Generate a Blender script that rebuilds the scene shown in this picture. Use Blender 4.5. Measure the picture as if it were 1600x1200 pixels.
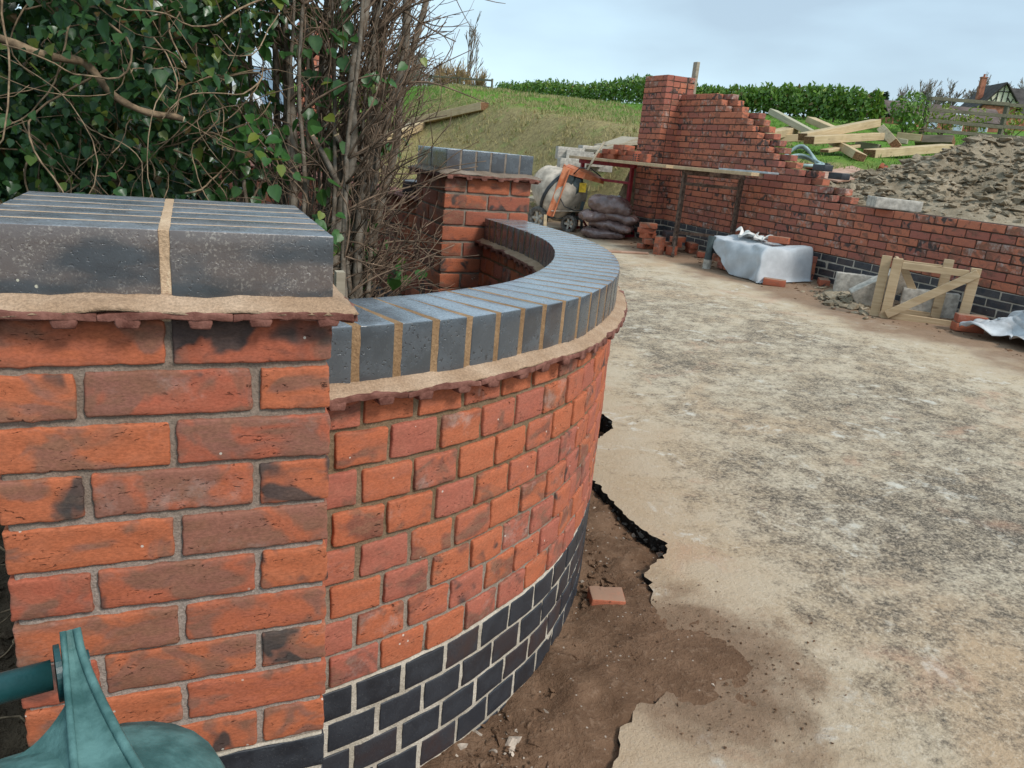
import bpy, bmesh, math, random
import numpy as np
from mathutils import Vector, Matrix

for o in list(bpy.data.objects): bpy.data.objects.remove(o)
SC = bpy.context.scene
COL = SC.collection

# ---------------------------------------------------------------- camera
CAMP = np.array([-0.188, -1.105, 1.306])
YAW, PITCH, ROLL, FPX = math.radians(23.663), math.radians(17.167), math.radians(5.272), 1189.6
def cam_axes():
    cy, sy, cp, sp = math.cos(YAW), math.sin(YAW), math.cos(PITCH), math.sin(PITCH)
    f = np.array([sy*cp, cy*cp, -sp]); r = np.array([cy, -sy, 0.0]); u = np.cross(r, f)
    c, s = math.cos(ROLL), math.sin(ROLL)
    return c*r+s*u, -s*r+c*u, f
CR, CU, CF = cam_axes()
cd = bpy.data.cameras.new('camera'); cam = bpy.data.objects.new('camera', cd); COL.objects.link(cam)
cd.sensor_fit = 'HORIZONTAL'; cd.sensor_width = 36.0; cd.lens = FPX/1600*36.0
cd.clip_start = 0.02; cd.clip_end = 3000
cam.matrix_world = Matrix(((CR[0], CU[0], -CF[0], CAMP[0]), (CR[1], CU[1], -CF[1], CAMP[1]),
                           (CR[2], CU[2], -CF[2], CAMP[2]), (0, 0, 0, 1)))
SC.camera = cam
SC.render.resolution_x, SC.render.resolution_y = 1024, 768

# ---------------------------------------------------------------- sky, sun, exposure
SUN_EL, SUN_AZ = math.radians(46), math.radians(-152)     # light comes from behind the camera, a little to the right
world = bpy.data.worlds.new('World'); SC.world = world; world.use_nodes = True
wt = world.node_tree; wn = wt.nodes; wn.clear()
w_out = wn.new('ShaderNodeOutputWorld'); w_bg = wn.new('ShaderNodeBackground'); w_bg.inputs['Strength'].default_value = 0.12
w_sky = wn.new('ShaderNodeTexSky'); w_sky.sky_type = 'NISHITA'; w_sky.sun_disc = False
w_sky.sun_elevation = SUN_EL; w_sky.sun_rotation = math.radians(152); w_sky.air_density = 1.0; w_sky.dust_density = 1.5
w_tc = wn.new('ShaderNodeTexCoord'); w_map = wn.new('ShaderNodeMapping'); w_map.inputs['Scale'].default_value = (1.0, 1.0, 3.2)
w_n = wn.new('ShaderNodeTexNoise'); w_n.inputs['Scale'].default_value = 2.3; w_n.inputs['Detail'].default_value = 5; w_n.inputs['Roughness'].default_value = .45
w_r = wn.new('ShaderNodeValToRGB'); w_r.color_ramp.elements[0].position = .34; w_r.color_ramp.elements[1].position = .62
w_r.color_ramp.elements[0].color = (2.35, 3.05, 3.65, 1); w_r.color_ramp.elements[1].color = (3.55, 4.75, 5.45, 1)
w_mix = wn.new('ShaderNodeMixRGB'); w_mix.inputs['Fac'].default_value = .86
for a, b in ((w_tc.outputs['Generated'], w_map.inputs['Vector']), (w_map.outputs['Vector'], w_n.inputs['Vector']), (w_n.outputs['Fac'], w_r.inputs['Fac']),
             (w_sky.outputs['Color'], w_mix.inputs['Color1']), (w_r.outputs['Color'], w_mix.inputs['Color2']),
             (w_mix.outputs['Color'], w_bg.inputs['Color']), (w_bg.outputs['Background'], w_out.inputs['Surface'])):
    wt.links.new(a, b)
sl = bpy.data.lights.new('sun', 'SUN'); sun = bpy.data.objects.new('sun', sl); COL.objects.link(sun)
sl.energy = 1.5; sl.angle = math.radians(14); sl.color = (1.0, .955, .89)
SDIR = Vector((math.sin(SUN_AZ+math.pi)*-1*math.cos(SUN_EL), math.cos(SUN_AZ)*math.cos(SUN_EL), math.sin(SUN_EL)))
SDIR = Vector((0.42*math.cos(SUN_EL)/.9, -.80*math.cos(SUN_EL)/.9, math.sin(SUN_EL)))   # towards the sun
sun.rotation_euler = SDIR.to_track_quat('Z', 'Y').to_euler(); sun.location = (3, -6, 8)
vs = SC.view_settings; vs.view_transform = 'Standard'; vs.look = 'None'; vs.exposure = 0.84; vs.gamma = 1.0; vs.use_curve_mapping = False

# ---------------------------------------------------------------- helpers
def ray(u, v): return (u-800)/FPX*CR+(600-v)/FPX*CU+CF
def at(u, v, d): return CAMP+ray(u, v)*d
def onz(u, v, z):
    d = ray(u, v); return CAMP+d*(z-CAMP[2])/d[2]
def pxsize(p, size):
    return size*FPX/max(.1, (np.asarray(p)-CAMP)@CF)

class Noise:
    def __init__(s, seed, freq, n=10):
        r = np.random.RandomState(seed); k = r.normal(size=(n, 3)); k /= np.linalg.norm(k, axis=1)[:, None]
        s.k = k*freq*r.uniform(.5, 1.5, (n, 1))*2*math.pi; s.p = r.uniform(0, 6.28, n); s.n = n
    def __call__(s, P): return np.sin(np.asarray(P)@s.k.T+s.p).sum(1)/math.sqrt(s.n)

def mk(name, V, F, mat, parent=None, smooth=False, rnd=None, loc=None, rotz=None):
    me = bpy.data.meshes.new(name); me.from_pydata([tuple(map(float, v)) for v in V], [], [tuple(map(int, f)) for f in F])
    if smooth: me.polygons.foreach_set('use_smooth', [True]*len(me.polygons))
    if rnd is not None:
        a = me.attributes.new('rnd', 'FLOAT', 'POINT'); a.data.foreach_set('value', np.full(len(me.vertices), rnd, 'f') if np.isscalar(rnd) else np.asarray(rnd, 'f'))
    if mat: me.materials.append(mat)
    return ob(name, me, parent, loc, rotz)
def ob(name, me, parent=None, loc=None, rotz=None):
    o = bpy.data.objects.new(name, me); COL.objects.link(o)
    if parent: o.parent = parent
    if loc is not None: o.location = tuple(map(float, loc))
    if rotz is not None: o.rotation_euler = (0, 0, rotz) if np.isscalar(rotz) else rotz
    return o
def tag(o, label=None, cat=None, group=None, kind=None):
    if label: o['label'] = label
    if cat: o['category'] = cat
    if group: o['group'] = group
    if kind: o['kind'] = kind
    return o
def thing(name, label, cat, loc=(0, 0, 0), rotz=0, group=None):
    o = bpy.data.objects.new(name, None); COL.objects.link(o); o.empty_display_size = .1
    o.location = tuple(map(float, loc)); o.rotation_euler = (0, 0, rotz)
    return tag(o, label, cat, group)

class MB:
    """collects shapes and links them as one mesh"""
    def __init__(s): s.V = []; s.F = []; s.R = []; s.n = 0
    def add(s, V, F, r=0.0):
        V = np.asarray(V, float); s.V.append(V); s.R.append(np.full(len(V), r))
        b = s.n; s.F += [tuple(int(i)+b for i in f) for f in F]; s.n += len(V)
    def box(s, c, d, R=None, r=0.0, ch=0.0):
        V, F = chamfer(d[0], d[1], d[2], ch) if ch else cube(*d)
        if R is not None: V = V@np.asarray(R).T
        s.add(V+np.asarray(c), F, r)
    def bar(s, a, b, w, h, up=(0, 0, 1), r=0.0, ch=0.0):
        a = np.asarray(a, float); b = np.asarray(b, float); x = b-a; L = np.linalg.norm(x); x /= L
        y = np.cross(up, x)
        if np.linalg.norm(y) < 1e-6: y = np.cross((1, 0, 0), x)
        y /= np.linalg.norm(y); z = np.cross(x, y)
        s.box((a+b)/2, (L, w, h), np.stack([x, y, z], 1), r, ch)
    def tube(s, P, rad, n=6, cap=True, r=0.0):
        P = np.asarray(P, float); m = len(P); rad = np.full(m, rad) if np.isscalar(rad) else np.asarray(rad)
        T = np.gradient(P, axis=0); T /= np.linalg.norm(T, axis=1)[:, None]+1e-9
        u = np.cross(T[0], (0.31, .2, .93)); u /= np.linalg.norm(u)+1e-9
        V = np.zeros((m*n, 3)); ang = np.arange(n)/n*2*math.pi; ca, sa = np.cos(ang)[:, None], np.sin(ang)[:, None]
        for i in range(m):
            u = u-T[i]*(u@T[i]); u /= np.linalg.norm(u)+1e-9; w = np.cross(T[i], u)
            V[i*n:(i+1)*n] = P[i]+rad[i]*(ca*u+sa*w)
        F = [(i*n+j, i*n+(j+1) % n, (i+1)*n+(j+1) % n, (i+1)*n+j) for i in range(m-1) for j in range(n)]
        if cap: F += [tuple(range(n-1, -1, -1)), tuple(range((m-1)*n, m*n))]
        s.add(V, F, r)
    def lathe(s, prof, n=24, M=None, r=0.0, cap=True):
        prof = np.asarray(prof, float); m = len(prof); V = []
        for rr, z in prof:
            for j in range(n): V.append((rr*math.cos(2*math.pi*j/n), rr*math.sin(2*math.pi*j/n), z))
        V = np.array(V)
        F = [(i*n+j, i*n+(j+1) % n, (i+1)*n+(j+1) % n, (i+1)*n+j) for i in range(m-1) for j in range(n)]
        if cap: F += [tuple(range(n-1, -1, -1)), tuple(range((m-1)*n, m*n))]
        if M is not None: M = np.asarray(M); V = V@M[:3, :3].T+M[:3, 3]
        s.add(V, F, r)
    def build(s, name, mat, parent=None, smooth=False, loc=None, rotz=None):
        return mk(name, np.concatenate(s.V) if s.V else [], s.F, mat, parent, smooth, np.concatenate(s.R) if s.R else None, loc, rotz)

def cube(lx, ly, lz):
    V = np.array([(x, y, z) for x in (-.5, .5) for y in (-.5, .5) for z in (-.5, .5)])*(lx, ly, lz)
    return V, [(0, 1, 3, 2), (4, 6, 7, 5), (0, 4, 5, 1), (2, 3, 7, 6), (0, 2, 6, 4), (1, 5, 7, 3)]
_CH = {}
def chamfer(lx, ly, lz, c):
    """box with bevelled edges: 24 vertices, 44 triangles"""
    h = np.array([lx, ly, lz])/2; V = []; idx = {}
    sg = [(a, b, d) for a in (-1, 1) for b in (-1, 1) for d in (-1, 1)]
    for s in sg:
        for ax in range(3):
            p = h-c; p = p.copy(); p[ax] = h[ax]; idx[(s, ax)] = len(V); V.append(p*np.array(s))
    if not _CH:
        F = []
        for ax in range(3):
            for sd in (-1, 1):
                q = [s for s in sg if s[ax] == sd]; o = [k for k in range(3) if k != ax]
                q.sort(key=lambda s: math.atan2(s[o[1]], s[o[0]])); f = [idx[(s, ax)] for s in q]
                F.append((f, ax, sd))
        E = []
        for ax in range(3):
            o = [k for k in range(3) if k != ax]
            for s1 in (-1, 1):
                for s2 in (-1, 1):
                    a = [0, 0, 0]; a[o[0]] = s1; a[o[1]] = s2; a[ax] = -1; b = list(a); b[ax] = 1; a, b = tuple(a), tuple(b)
                    E.append([idx[(a, o[0])], idx[(b, o[0])], idx[(b, o[1])], idx[(a, o[1])]])
        C = [[idx[(s, 0)], idx[(s, 1)], idx[(s, 2)]] for s in sg]
        out = []
        Va = np.array(V)
        for f in [x[0] for x in F]+E+C:
            P = Va[f]; n = np.cross(P[1]-P[0], P[2]-P[0])
            if n@P.mean(0) < 0: f = f[::-1]
            out.append(tuple(f))
        _CH['F'] = out
    return np.array(V), _CH['F']

_RB = {}
def rbox(lx, ly, lz, n, r):
    """rounded box with a grid of n cells on each side"""
    h = np.array([lx, ly, lz])/2
    def lines(hh, k):
        inner = np.linspace(-hh+r, hh-r, k+1)
        return np.concatenate([[-hh, -hh+r*.35], inner, [hh-r*.35, hh]])
    L = [lines(h[i], n[i]) for i in range(3)]; N = tuple(len(l) for l in L)
    if N not in _RB:
        idx = {}; P = []
        def g(i, j, k):
            t = (i, j, k)
            if t not in idx: idx[t] = len(P); P.append(t)
            return idx[t]
        F = []
        a, b, c = N[0]-1, N[1]-1, N[2]-1
        for i in range(a):
            for j in range(b):
                F.append((g(i, j, 0), g(i, j+1, 0), g(i+1, j+1, 0), g(i+1, j, 0))); F.append((g(i, j, c), g(i+1, j, c), g(i+1, j+1, c), g(i, j+1, c)))
        for i in range(a):
            for k in range(c):
                F.append((g(i, 0, k), g(i+1, 0, k), g(i+1, 0, k+1), g(i, 0, k+1))); F.append((g(i, b, k), g(i, b, k+1), g(i+1, b, k+1), g(i+1, b, k)))
        for j in range(b):
            for k in range(c):
                F.append((g(0, j, k), g(0, j, k+1), g(0, j+1, k+1), g(0, j+1, k))); F.append((g(a, j, k), g(a, j+1, k), g(a, j+1, k+1), g(a, j, k+1)))
        _RB[N] = (np.array(P), F)
    I, F = _RB[N]
    V = np.stack([L[a][I[:, a]] for a in range(3)], 1)
    inn = np.clip(V, -(h-r), h-r); d = V-inn; nz = (np.abs(d) > 1e-9).sum(1); ln = np.linalg.norm(d, axis=1)
    k = np.where(nz > 1, r/np.maximum(ln, 1e-9), 1.0); V = inn+d*k[:, None]
    return V, F

RNG = random.Random(7)
NZ = [Noise(i, 22, 8) for i in range(6)]+[Noise(10+i, 70, 10) for i in range(6)]
def hand_brick(lx, ly, lz, n, seed, r=.0032, amp=1.0):
    """handmade looking brick: soft uneven arrises, lumpy faces, front is -y"""
    V, F = rbox(lx, ly, lz, n, r)
    s = np.array([seed*1.37 % 9.1, seed*.73 % 7.7, seed*.51 % 5.3])
    ex = np.stack([V[:, 0]*0, V[:, 1]*.3, V[:, 2]], 1)+s; ez = np.stack([V[:, 0], V[:, 1]*.3, V[:, 2]*0], 1)+s*1.7
    V = V.copy()
    V[:, 0] += amp*.0009*NZ[0](ex)*np.sign(V[:, 0])*(np.abs(V[:, 0])/(lx/2))**3+amp*.0008*NZ[6](ex)*np.sign(V[:, 0])*(np.abs(V[:, 0])/(lx/2))**6
    V[:, 2] += amp*(.0008*NZ[1](ez)+.0008*NZ[7](ez))*(np.abs(V[:, 2])/(lz/2))**4*np.sign(V[:, 2])
    V[:, 1] += amp*(.0009*NZ[2](V+s)+.0004*NZ[8](V+s))
    a = amp*.012*math.sin(seed*12.9); V[:, 2] += V[:, 0]*a*.5
    return V, F
# ---------------------------------------------------------------- materials
class NT:
    def __init__(s, name):
        s.m = bpy.data.materials.new(name); s.m.use_nodes = True; s.t = s.m.node_tree; s.t.nodes.clear()
        s.out = s.t.nodes.new('ShaderNodeOutputMaterial'); s.b = s.t.nodes.new('ShaderNodeBsdfPrincipled')
        s.t.links.new(s.b.outputs[0], s.out.inputs['Surface']); s._tc = None
    def nd(s, typ, **kw):
        n = s.t.nodes.new(typ)
        for k, v in kw.items():
            if k in n.inputs: s.put(n.inputs[k], v)
            else: setattr(n, k, v)
        return n
    def put(s, sock, v):
        if isinstance(v, bpy.types.NodeSocket): s.t.links.new(v, sock)
        elif isinstance(v, tuple) and len(v) == 3 and sock.type == 'RGBA': sock.default_value = (*v, 1)
        else: sock.default_value = v
    def obj(s):
        if not s._tc: s._tc = s.t.nodes.new('ShaderNodeTexCoord')
        return s._tc.outputs['Object']
    def attr(s, name='rnd'): return s.nd('ShaderNodeAttribute', attribute_name=name).outputs['Fac']
    def mth(s, op, a, b=0.0, c=0.0, clamp=False):
        n = s.t.nodes.new('ShaderNodeMath'); n.operation = op; n.use_clamp = clamp
        s.put(n.inputs[0], a); s.put(n.inputs[1], b); s.put(n.inputs[2], c); return n.outputs[0]
    def vm(s, op, a, b):
        n = s.t.nodes.new('ShaderNodeVectorMath'); n.operation = op; s.put(n.inputs[0], a); s.put(n.inputs[1], b); return n.outputs[0]
    def noise(s, vec, scale, detail=3, rough=.55, dist=0.0):
        return s.nd('ShaderNodeTexNoise', Vector=vec, Scale=scale, Detail=detail, Roughness=rough, Distortion=dist).outputs['Fac']
    def voro(s, vec, scale, feature='F1', out='Distance', rand=1.0):
        n = s.nd('ShaderNodeTexVoronoi', feature=feature); s.put(n.inputs['Vector'], vec); s.put(n.inputs['Scale'], scale); s.put(n.inputs['Randomness'], rand); return n.outputs[out]
    def ss(s, x, lo, hi):
        n = s.t.nodes.new('ShaderNodeMapRange'); n.interpolation_type = 'SMOOTHSTEP'; s.put(n.inputs[0], x); s.put(n.inputs[1], lo); s.put(n.inputs[2], hi); return n.outputs[0]
    def mix(s, f, a, b, mode='MIX'):
        n = s.t.nodes.new('ShaderNodeMixRGB'); n.blend_type = mode; s.put(n.inputs[0], f); s.put(n.inputs[1], a); s.put(n.inputs[2], b); return n.outputs[0]
    def scl(s, vec, v): return s.vm('MULTIPLY', vec, v)
    def sep(s, vec):
        n = s.t.nodes.new('ShaderNodeSeparateXYZ'); s.put(n.inputs[0], vec); return n.outputs
    def bump(s, h, dist, strength=1.0, prev=None):
        n = s.t.nodes.new('ShaderNodeBump'); s.put(n.inputs['Height'], h); n.inputs['Distance'].default_value = dist; n.inputs['Strength'].default_value = strength
        if prev is not None: s.t.links.new(prev, n.inputs['Normal'])
        return n.outputs[0]
    def fin(s, col, rough=.8, nrm=None, spec=.3, metal=0.0):
        s.put(s.b.inputs['Base Color'], col); s.put(s.b.inputs['Roughness'], rough); s.b.inputs['Specular IOR Level'].default_value = spec; s.put(s.b.inputs['Metallic'], metal)
        if nrm is not None: s.t.links.new(nrm, s.b.inputs['Normal'])
        return s.m

def brick_mat(name, orange, red, patch=.5, dark=.2, bloom=.1, crease=1.0, purple=(.17, .075, .058), dust=0.0):
    t = NT(name); o = t.obj(); r = t.attr()
    r1 = t.mth('FRACT', t.mth('MULTIPLY', r, 7.31)); r2 = t.mth('FRACT', t.mth('MULTIPLY', r, 13.7)); r3 = t.mth('FRACT', t.mth('MULTIPLY', r, 29.3))
    off = t.mth('MULTIPLY', r, 61.0)
    cmb = t.nd('ShaderNodeCombineXYZ', X=off, Y=t.mth('MULTIPLY', r, 23.0), Z=t.mth('MULTIPLY', r, 41.0)).outputs[0]
    p = t.vm('ADD', o, cmb)
    big = t.noise(t.scl(p, (1, 1, 1.5)), 11.5, 3, .5, .7); mid = t.noise(t.scl(p, (.6, .6, 1.5)), 34, 4, .62); fine = t.noise(t.scl(p, (.7, .7, 1.4)), 230, 3, .7)
    col = t.mix(t.ss(t.mth('ADD', r1, t.mth('MULTIPLY', t.mth('SUBTRACT', mid, .5), .8)), .25, .85), orange, red)
    # purple brown firing patches and blue grey burns
    pm = t.ss(t.mth('ADD', big, t.mth('MULTIPLY', t.mth('SUBTRACT', r2, 1.0-patch), .24)), .50, .64)
    col = t.mix(t.mth('MULTIPLY', pm, .74), col, t.mix(t.ss(mid, .4, .6), purple, (.185, .105, .072)))
    big2 = t.noise(t.vm('ADD', p, (5.2, 3.1, 8.4)), 14, 2, .5, .5)
    dm = t.ss(t.mth('ADD', big2, t.mth('MULTIPLY', t.mth('SUBTRACT', r3, 1.0-dark), .40)), .55, .66)
    col = t.mix(t.mth('MULTIPLY', dm, .9), col, (.042, .047, .047))
    col = t.mix(t.mth('MULTIPLY', t.ss(mid, .35, .75), .35), col, t.mix(.5, col, (.30, .16, .10)))
    col = t.mix(.35, col, t.mix(t.ss(fine, .3, .7), (.25, .25, .25), (.75, .75, .75)), 'OVERLAY')
    # sand creases
    q = t.scl(p, (48, 48, 130)); cr = t.noise(q, 1.0, 4, .65, 1.8); msk = t.ss(t.noise(t.scl(p, (1, 1, 2)), 13, 2), .50, .60)
    cm = t.mth('MULTIPLY', t.mth('MULTIPLY', t.ss(cr, .615, .665), msk), crease)
    col = t.mix(t.mth('MULTIPLY', cm, .8), col, (.045, .018, .012))
    bl = t.noise(p, 14, 5, .7); bm = t.mth('MULTIPLY', t.ss(t.mth('ADD', bl, t.mth('MULTIPLY', t.mth('SUBTRACT', r2, .8), .25)), .58-.10*bloom, .80), min(1, bloom*1.6))
    col = t.mix(bm, col, (.50, .42, .37))
    # lime specks
    sp = t.mth('MULTIPLY', t.mth('LESS_THAN', t.voro(p, 38), .085), t.ss(t.noise(p, 9), .57, .6)); col = t.mix(t.mth('MULTIPLY', sp, .8), col, (.62, .56, .48))
    if dust:
        nz = t.sep(t.nd('ShaderNodeNewGeometry').outputs['Normal'])[2]
        col = t.mix(t.mth('MULTIPLY', t.ss(t.mth('ADD', nz, t.mth('MULTIPLY', t.mth('SUBTRACT', mid, .5), .9)), .55, .95), dust), col, (.29, .19, .13))
    n = t.bump(mid, .0022, .5); n = t.bump(fine, .0008, .6, n); n = t.bump(t.mth('MULTIPLY', cm, -1), .0035, .9, n)
    return t.fin(col, .88, n, .2)

def blue_mat(name, base, dirt=0.0, pits=1.0, rough=.42, brown=0.0, film_sheen=0.0):
    t = NT(name); o = t.obj(); r = t.attr()
    cmb = t.nd('ShaderNodeCombineXYZ', X=t.mth('MULTIPLY', r, 31.0), Y=t.mth('MULTIPLY', r, 17.0), Z=t.mth('MULTIPLY', r, 53.0)).outputs[0]
    p = t.vm('ADD', o, cmb); r1 = t.mth('FRACT', t.mth('MULTIPLY', r, 9.7)); r2 = t.mth('FRACT', t.mth('MULTIPLY', r, 23.3))
    a = t.noise(p, 18, 4, .6); f = t.noise(p, 260, 3, .7); mids = t.noise(p, 75, 3, .6)
    b = t.mix(r1, base, tuple(c*1.5 for c in base)); b = t.mix(t.mth('MULTIPLY', t.ss(r2, .6, .95), .6+brown), b, (.055, .034, .032))
    col = t.mix(t.ss(a, .35, .75), b, tuple(c*1.7+.006 for c in base))
    col = t.mix(t.mth('MULTIPLY', t.ss(f, .55, .8), .35), col, (.20, .20, .20))
    pm = t.mth('MULTIPLY', t.ss(t.noise(p, 170, 2, .5), .60, .66), t.mth('MULTIPLY', t.ss(a, .42, .56), pits)); col = t.mix(t.mth('MULTIPLY', pm, .75), col, (.012, .012, .014))
    if dirt:
        z = t.sep(o)[2]
        dm = t.mth('MULTIPLY', t.ss(t.noise(t.scl(p, (.5, 1, 1.6)), 11, 3, .55), .36, .58), dirt)
        col = t.mix(t.mth('MULTIPLY', dm, .62), col, (.17, .125, .105))
        col = t.mix(t.mth('MULTIPLY', t.mth('MULTIPLY', t.ss(f, .50, .62), t.ss(mids, .38, .62)), t.mth('MULTIPLY', dm, .50)), col, (.44, .39, .33))
        sp = t.mth('MULTIPLY', t.mth('LESS_THAN', t.voro(p, 44), .10), t.ss(t.noise(p, 13), .58, .61)); col = t.mix(sp, col, (.50, .47, .36))
    if film_sheen:       # cement dust and bluish sky sheen, both put into the colour of upward faces
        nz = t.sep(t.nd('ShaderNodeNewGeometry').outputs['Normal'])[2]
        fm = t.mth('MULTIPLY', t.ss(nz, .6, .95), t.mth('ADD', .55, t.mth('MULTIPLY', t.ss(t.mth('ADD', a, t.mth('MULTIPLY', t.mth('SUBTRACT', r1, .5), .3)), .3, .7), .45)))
        col = t.mix(t.mth('MULTIPLY', fm, film_sheen), col, t.mix(t.ss(f, .35, .65), (.20, .235, .275), (.36, .41, .46)))
    n = t.bump(f, .0004, .5); n = t.bump(t.mth('MULTIPLY', pm, -1), .0015, .6, n)
    rg = t.mth('ADD', rough, t.mth('MULTIPLY', t.ss(a, .3, .8), .16))
    return t.fin(col, rg, n, 1.0 if rough < .4 else .5)

def mortar_mat(name, c1, c2, c3, zmid=None):
    t = NT(name); o = t.obj()
    a = t.noise(o, 9, 4, .6); f = t.noise(o, 240, 3, .7); m = t.noise(o, 60, 3, .6)
    col = t.mix(t.ss(a, .35, .68), c1, c2)
    if zmid is not None:
        z = t.sep(o)[2]; col = t.mix(t.ss(t.mth('ADD', z, t.mth('MULTIPLY', t.mth('SUBTRACT', a, .5), .45)), zmid+.12, zmid-.12), col, c3)
    col = t.mix(.5, col, t.mix(t.ss(f, .3, .75), (.28, .28, .28), (.72, .72, .72)), 'OVERLAY')
    n = t.bump(m, .004, .6); n = t.bump(f, .0018, .8, n)
    return t.fin(col, .95, n, .1)

def simple(name, c, rough=.6, spec=.3, metal=0.0, var=.25, sc=8, bumpd=0.0, bsc=60, c2=None, streak=None):
    t = NT(name); o = t.obj(); r = t.attr()
    p = t.vm('ADD', o, t.nd('ShaderNodeCombineXYZ', X=t.mth('MULTIPLY', r, 17.0), Y=t.mth('MULTIPLY', r, 31.0), Z=r).outputs[0])
    if streak: p = t.scl(p, streak)
    a = t.noise(p, sc, 4, .6)
    c2 = c2 or tuple(min(1, x*(1+2*var)) for x in c)
    col = t.mix(t.ss(a, .3, .72), tuple(x*(1-var) for x in c), c2)
    n = t.bump(t.noise(p, bsc, 4, .65), bumpd, .8) if bumpd else None
    return t.fin(col, rough, n, spec, metal)

def wood_mat(name, c, c2, knots=.5, rough=.75):
    t = NT(name); o = t.obj(); r = t.attr(); g = t.nd('ShaderNodeTexCoord').outputs['Object']
    off = t.nd('ShaderNodeCombineXYZ', X=t.mth('MULTIPLY', r, 7.0), Y=t.mth('MULTIPLY', r, 13.0), Z=t.mth('MULTIPLY', r, 3.0)).outputs[0]
    p = t.vm('ADD', g, off)
    gr = t.noise(t.scl(p, (1.3, 22, 22)), 2.2, 4, .6, .5); a = t.noise(p, 3.2, 3)
    col = t.mix(t.ss(gr, .3, .7), c, c2); col = t.mix(t.mth('MULTIPLY', t.ss(a, .45, .75), .45), col, tuple(x*.55 for x in c))
    k = t.voro(t.scl(p, (2.3, 8, 8)), 1.1); col = t.mix(t.mth('MULTIPLY', t.ss(k, .13, .06), knots), col, (.10, .055, .025))
    n = t.bump(gr, .0015, .6)
    return t.fin(col, rough, n, .2)

M = {}
M['pier'] = brick_mat('brick_handmade_multi', (.455, .132, .060), (.385, .105, .060), patch=.60, dark=.36, bloom=.20, crease=1.0, purple=(.225, .115, .088))
M['curve'] = brick_mat('brick_handmade_orange', (.445, .130, .062), (.385, .120, .080), patch=.25, dark=.02, bloom=.30, crease=1.0)
M['back'] = brick_mat('brick_handmade_brown', (.42, .125, .062), (.30, .095, .060), patch=.60, dark=.12, bloom=.18, crease=.5)
M['far'] = brick_mat('brick_handmade_red', (.50, .170, .098), (.35, .120, .088), patch=.52, dark=.24, bloom=.7, crease=.1)
M['loose'] = brick_mat('brick_loose', (.43, .13, .07), (.35, .10, .06), patch=.2, dark=.06, bloom=.25, crease=.3, dust=.85)
M['blue'] = blue_mat('engineering_brick_blue', (.017, .019, .024), 0, .3, .42, .25)
M['bluefar'] = blue_mat('engineering_brick_far', (.022, .024, .030), .3, .3, .5, .2)
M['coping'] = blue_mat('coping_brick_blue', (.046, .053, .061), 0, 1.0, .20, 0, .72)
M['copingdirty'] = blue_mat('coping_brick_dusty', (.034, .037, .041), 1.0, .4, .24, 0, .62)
M['mortar'] = mortar_mat('mortar_pier', (.22, .160, .120), (.29, .225, .178), (.36, .295, .25), .72)
M['mortarc'] = mortar_mat('mortar_curve', (.190, .125, .072), (.25, .175, .112), (.31, .255, .205), .50)
M['mortarl'] = mortar_mat('mortar_light', (.42, .36, .285), (.58, .51, .42), (.5, .5, .5))
M['mortarcap'] = mortar_mat('mortar_cap', (.50, .34, .215), (.62, .45, .30), (.5, .4, .3))
M['fillet'] = mortar_mat('mortar_fillet', (.36, .235, .150), (.48, .34, .235), (.5, .4, .3))
M['mortarj'] = mortar_mat('mortar_coping_joint', (.25, .150, .078), (.34, .215, .120), (.5, .4, .3))
M['mortardark'] = mortar_mat('mortar_far', (.075, .048, .038), (.12, .08, .06), (.5, .4, .3))  # joint shadow is put into this mortar's colour, darker than the rest
M['mortargrey'] = mortar_mat('mortar_back', (.19, .145, .11), (.29, .235, .19), (.5, .4, .3))
M['tile'] = simple('clay_tile', (.20, .070, .050), .85, .2, 0, .45, 34, .003, 110, (.27, .12, .09))
M['wood'] = wood_mat('sawn_timber', (.44, .31, .18), (.56, .42, .265))
M['woodgrey'] = wood_mat('weathered_timber', (.30, .25, .18), (.42, .36, .27))
M['wooddark'] = wood_mat('old_timber', (.13, .10, .07), (.22, .17, .12))
M['sleeper'] = wood_mat('sleeper_timber', (.46, .335, .185), (.57, .44, .27), .35)
M['sleepergreen'] = wood_mat('treated_timber', (.36, .33, .22), (.46, .42, .30), .35)
M['endgrain'] = simple('end_grain', (.16, .085, .045), .9, .1, 0, .4, 40)
M['fence'] = wood_mat('fence_timber', (.115, .10, .07), (.19, .17, .12))
M['concrete'] = simple('concrete_block', (.40, .365, .315), .92, .1, 0, .2, 24, .003, 90)
M['redmetal'] = simple('red_painted_steel', (.19, .012, .018), .5, .4, 0, .3, 12)
M['rust'] = simple('rusty_steel', (.10, .065, .048), .75, .3, .2, .4, 30)
M['galv'] = simple('galvanised', (.36, .40, .42), .5, .4, .4, .15, 12)
M['orange'] = simple('orange_paint', (.55, .13, .035), .5, .4, 0, .25, 9, 0, 60, (.62, .24, .12))
M['drum'] = simple('cement_caked_drum', (.40, .345, .28), .9, .15, 0, .25, 7, .004, 30)
M['black'] = simple('black_plastic', (.022, .025, .028), .5, .4, 0, .3, 14)
M['motor'] = simple('grey_green_housing', (.045, .060, .062), .5, .4, 0, .3, 14)
M['yellow'] = simple('yellow_sticker', (.62, .40, .03), .6, .3, 0, .2, 20)
M['rubber'] = simple('rubber_dusty', (.11, .10, .09), .85, .2, 0, .4, 25)
M['bag'] = simple('brown_plastic_bag', (.145, .088, .082), .26, .7, 0, .3, 9, .016, 14, (.22, .15, .14))
M['sheet'] = simple('grey_woven_sheet', (.46, .475, .49), .75, .25, 0, .10, 5, .002, 40)
M['sheetdirty'] = simple('dirty_sheet', (.44, .44, .44), .7, .3, 0, .3, 6, .003, 40, (.60, .61, .62))
M['white'] = simple('white_cloth', (.66, .64, .60), .8, .2, 0, .15, 8)
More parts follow.
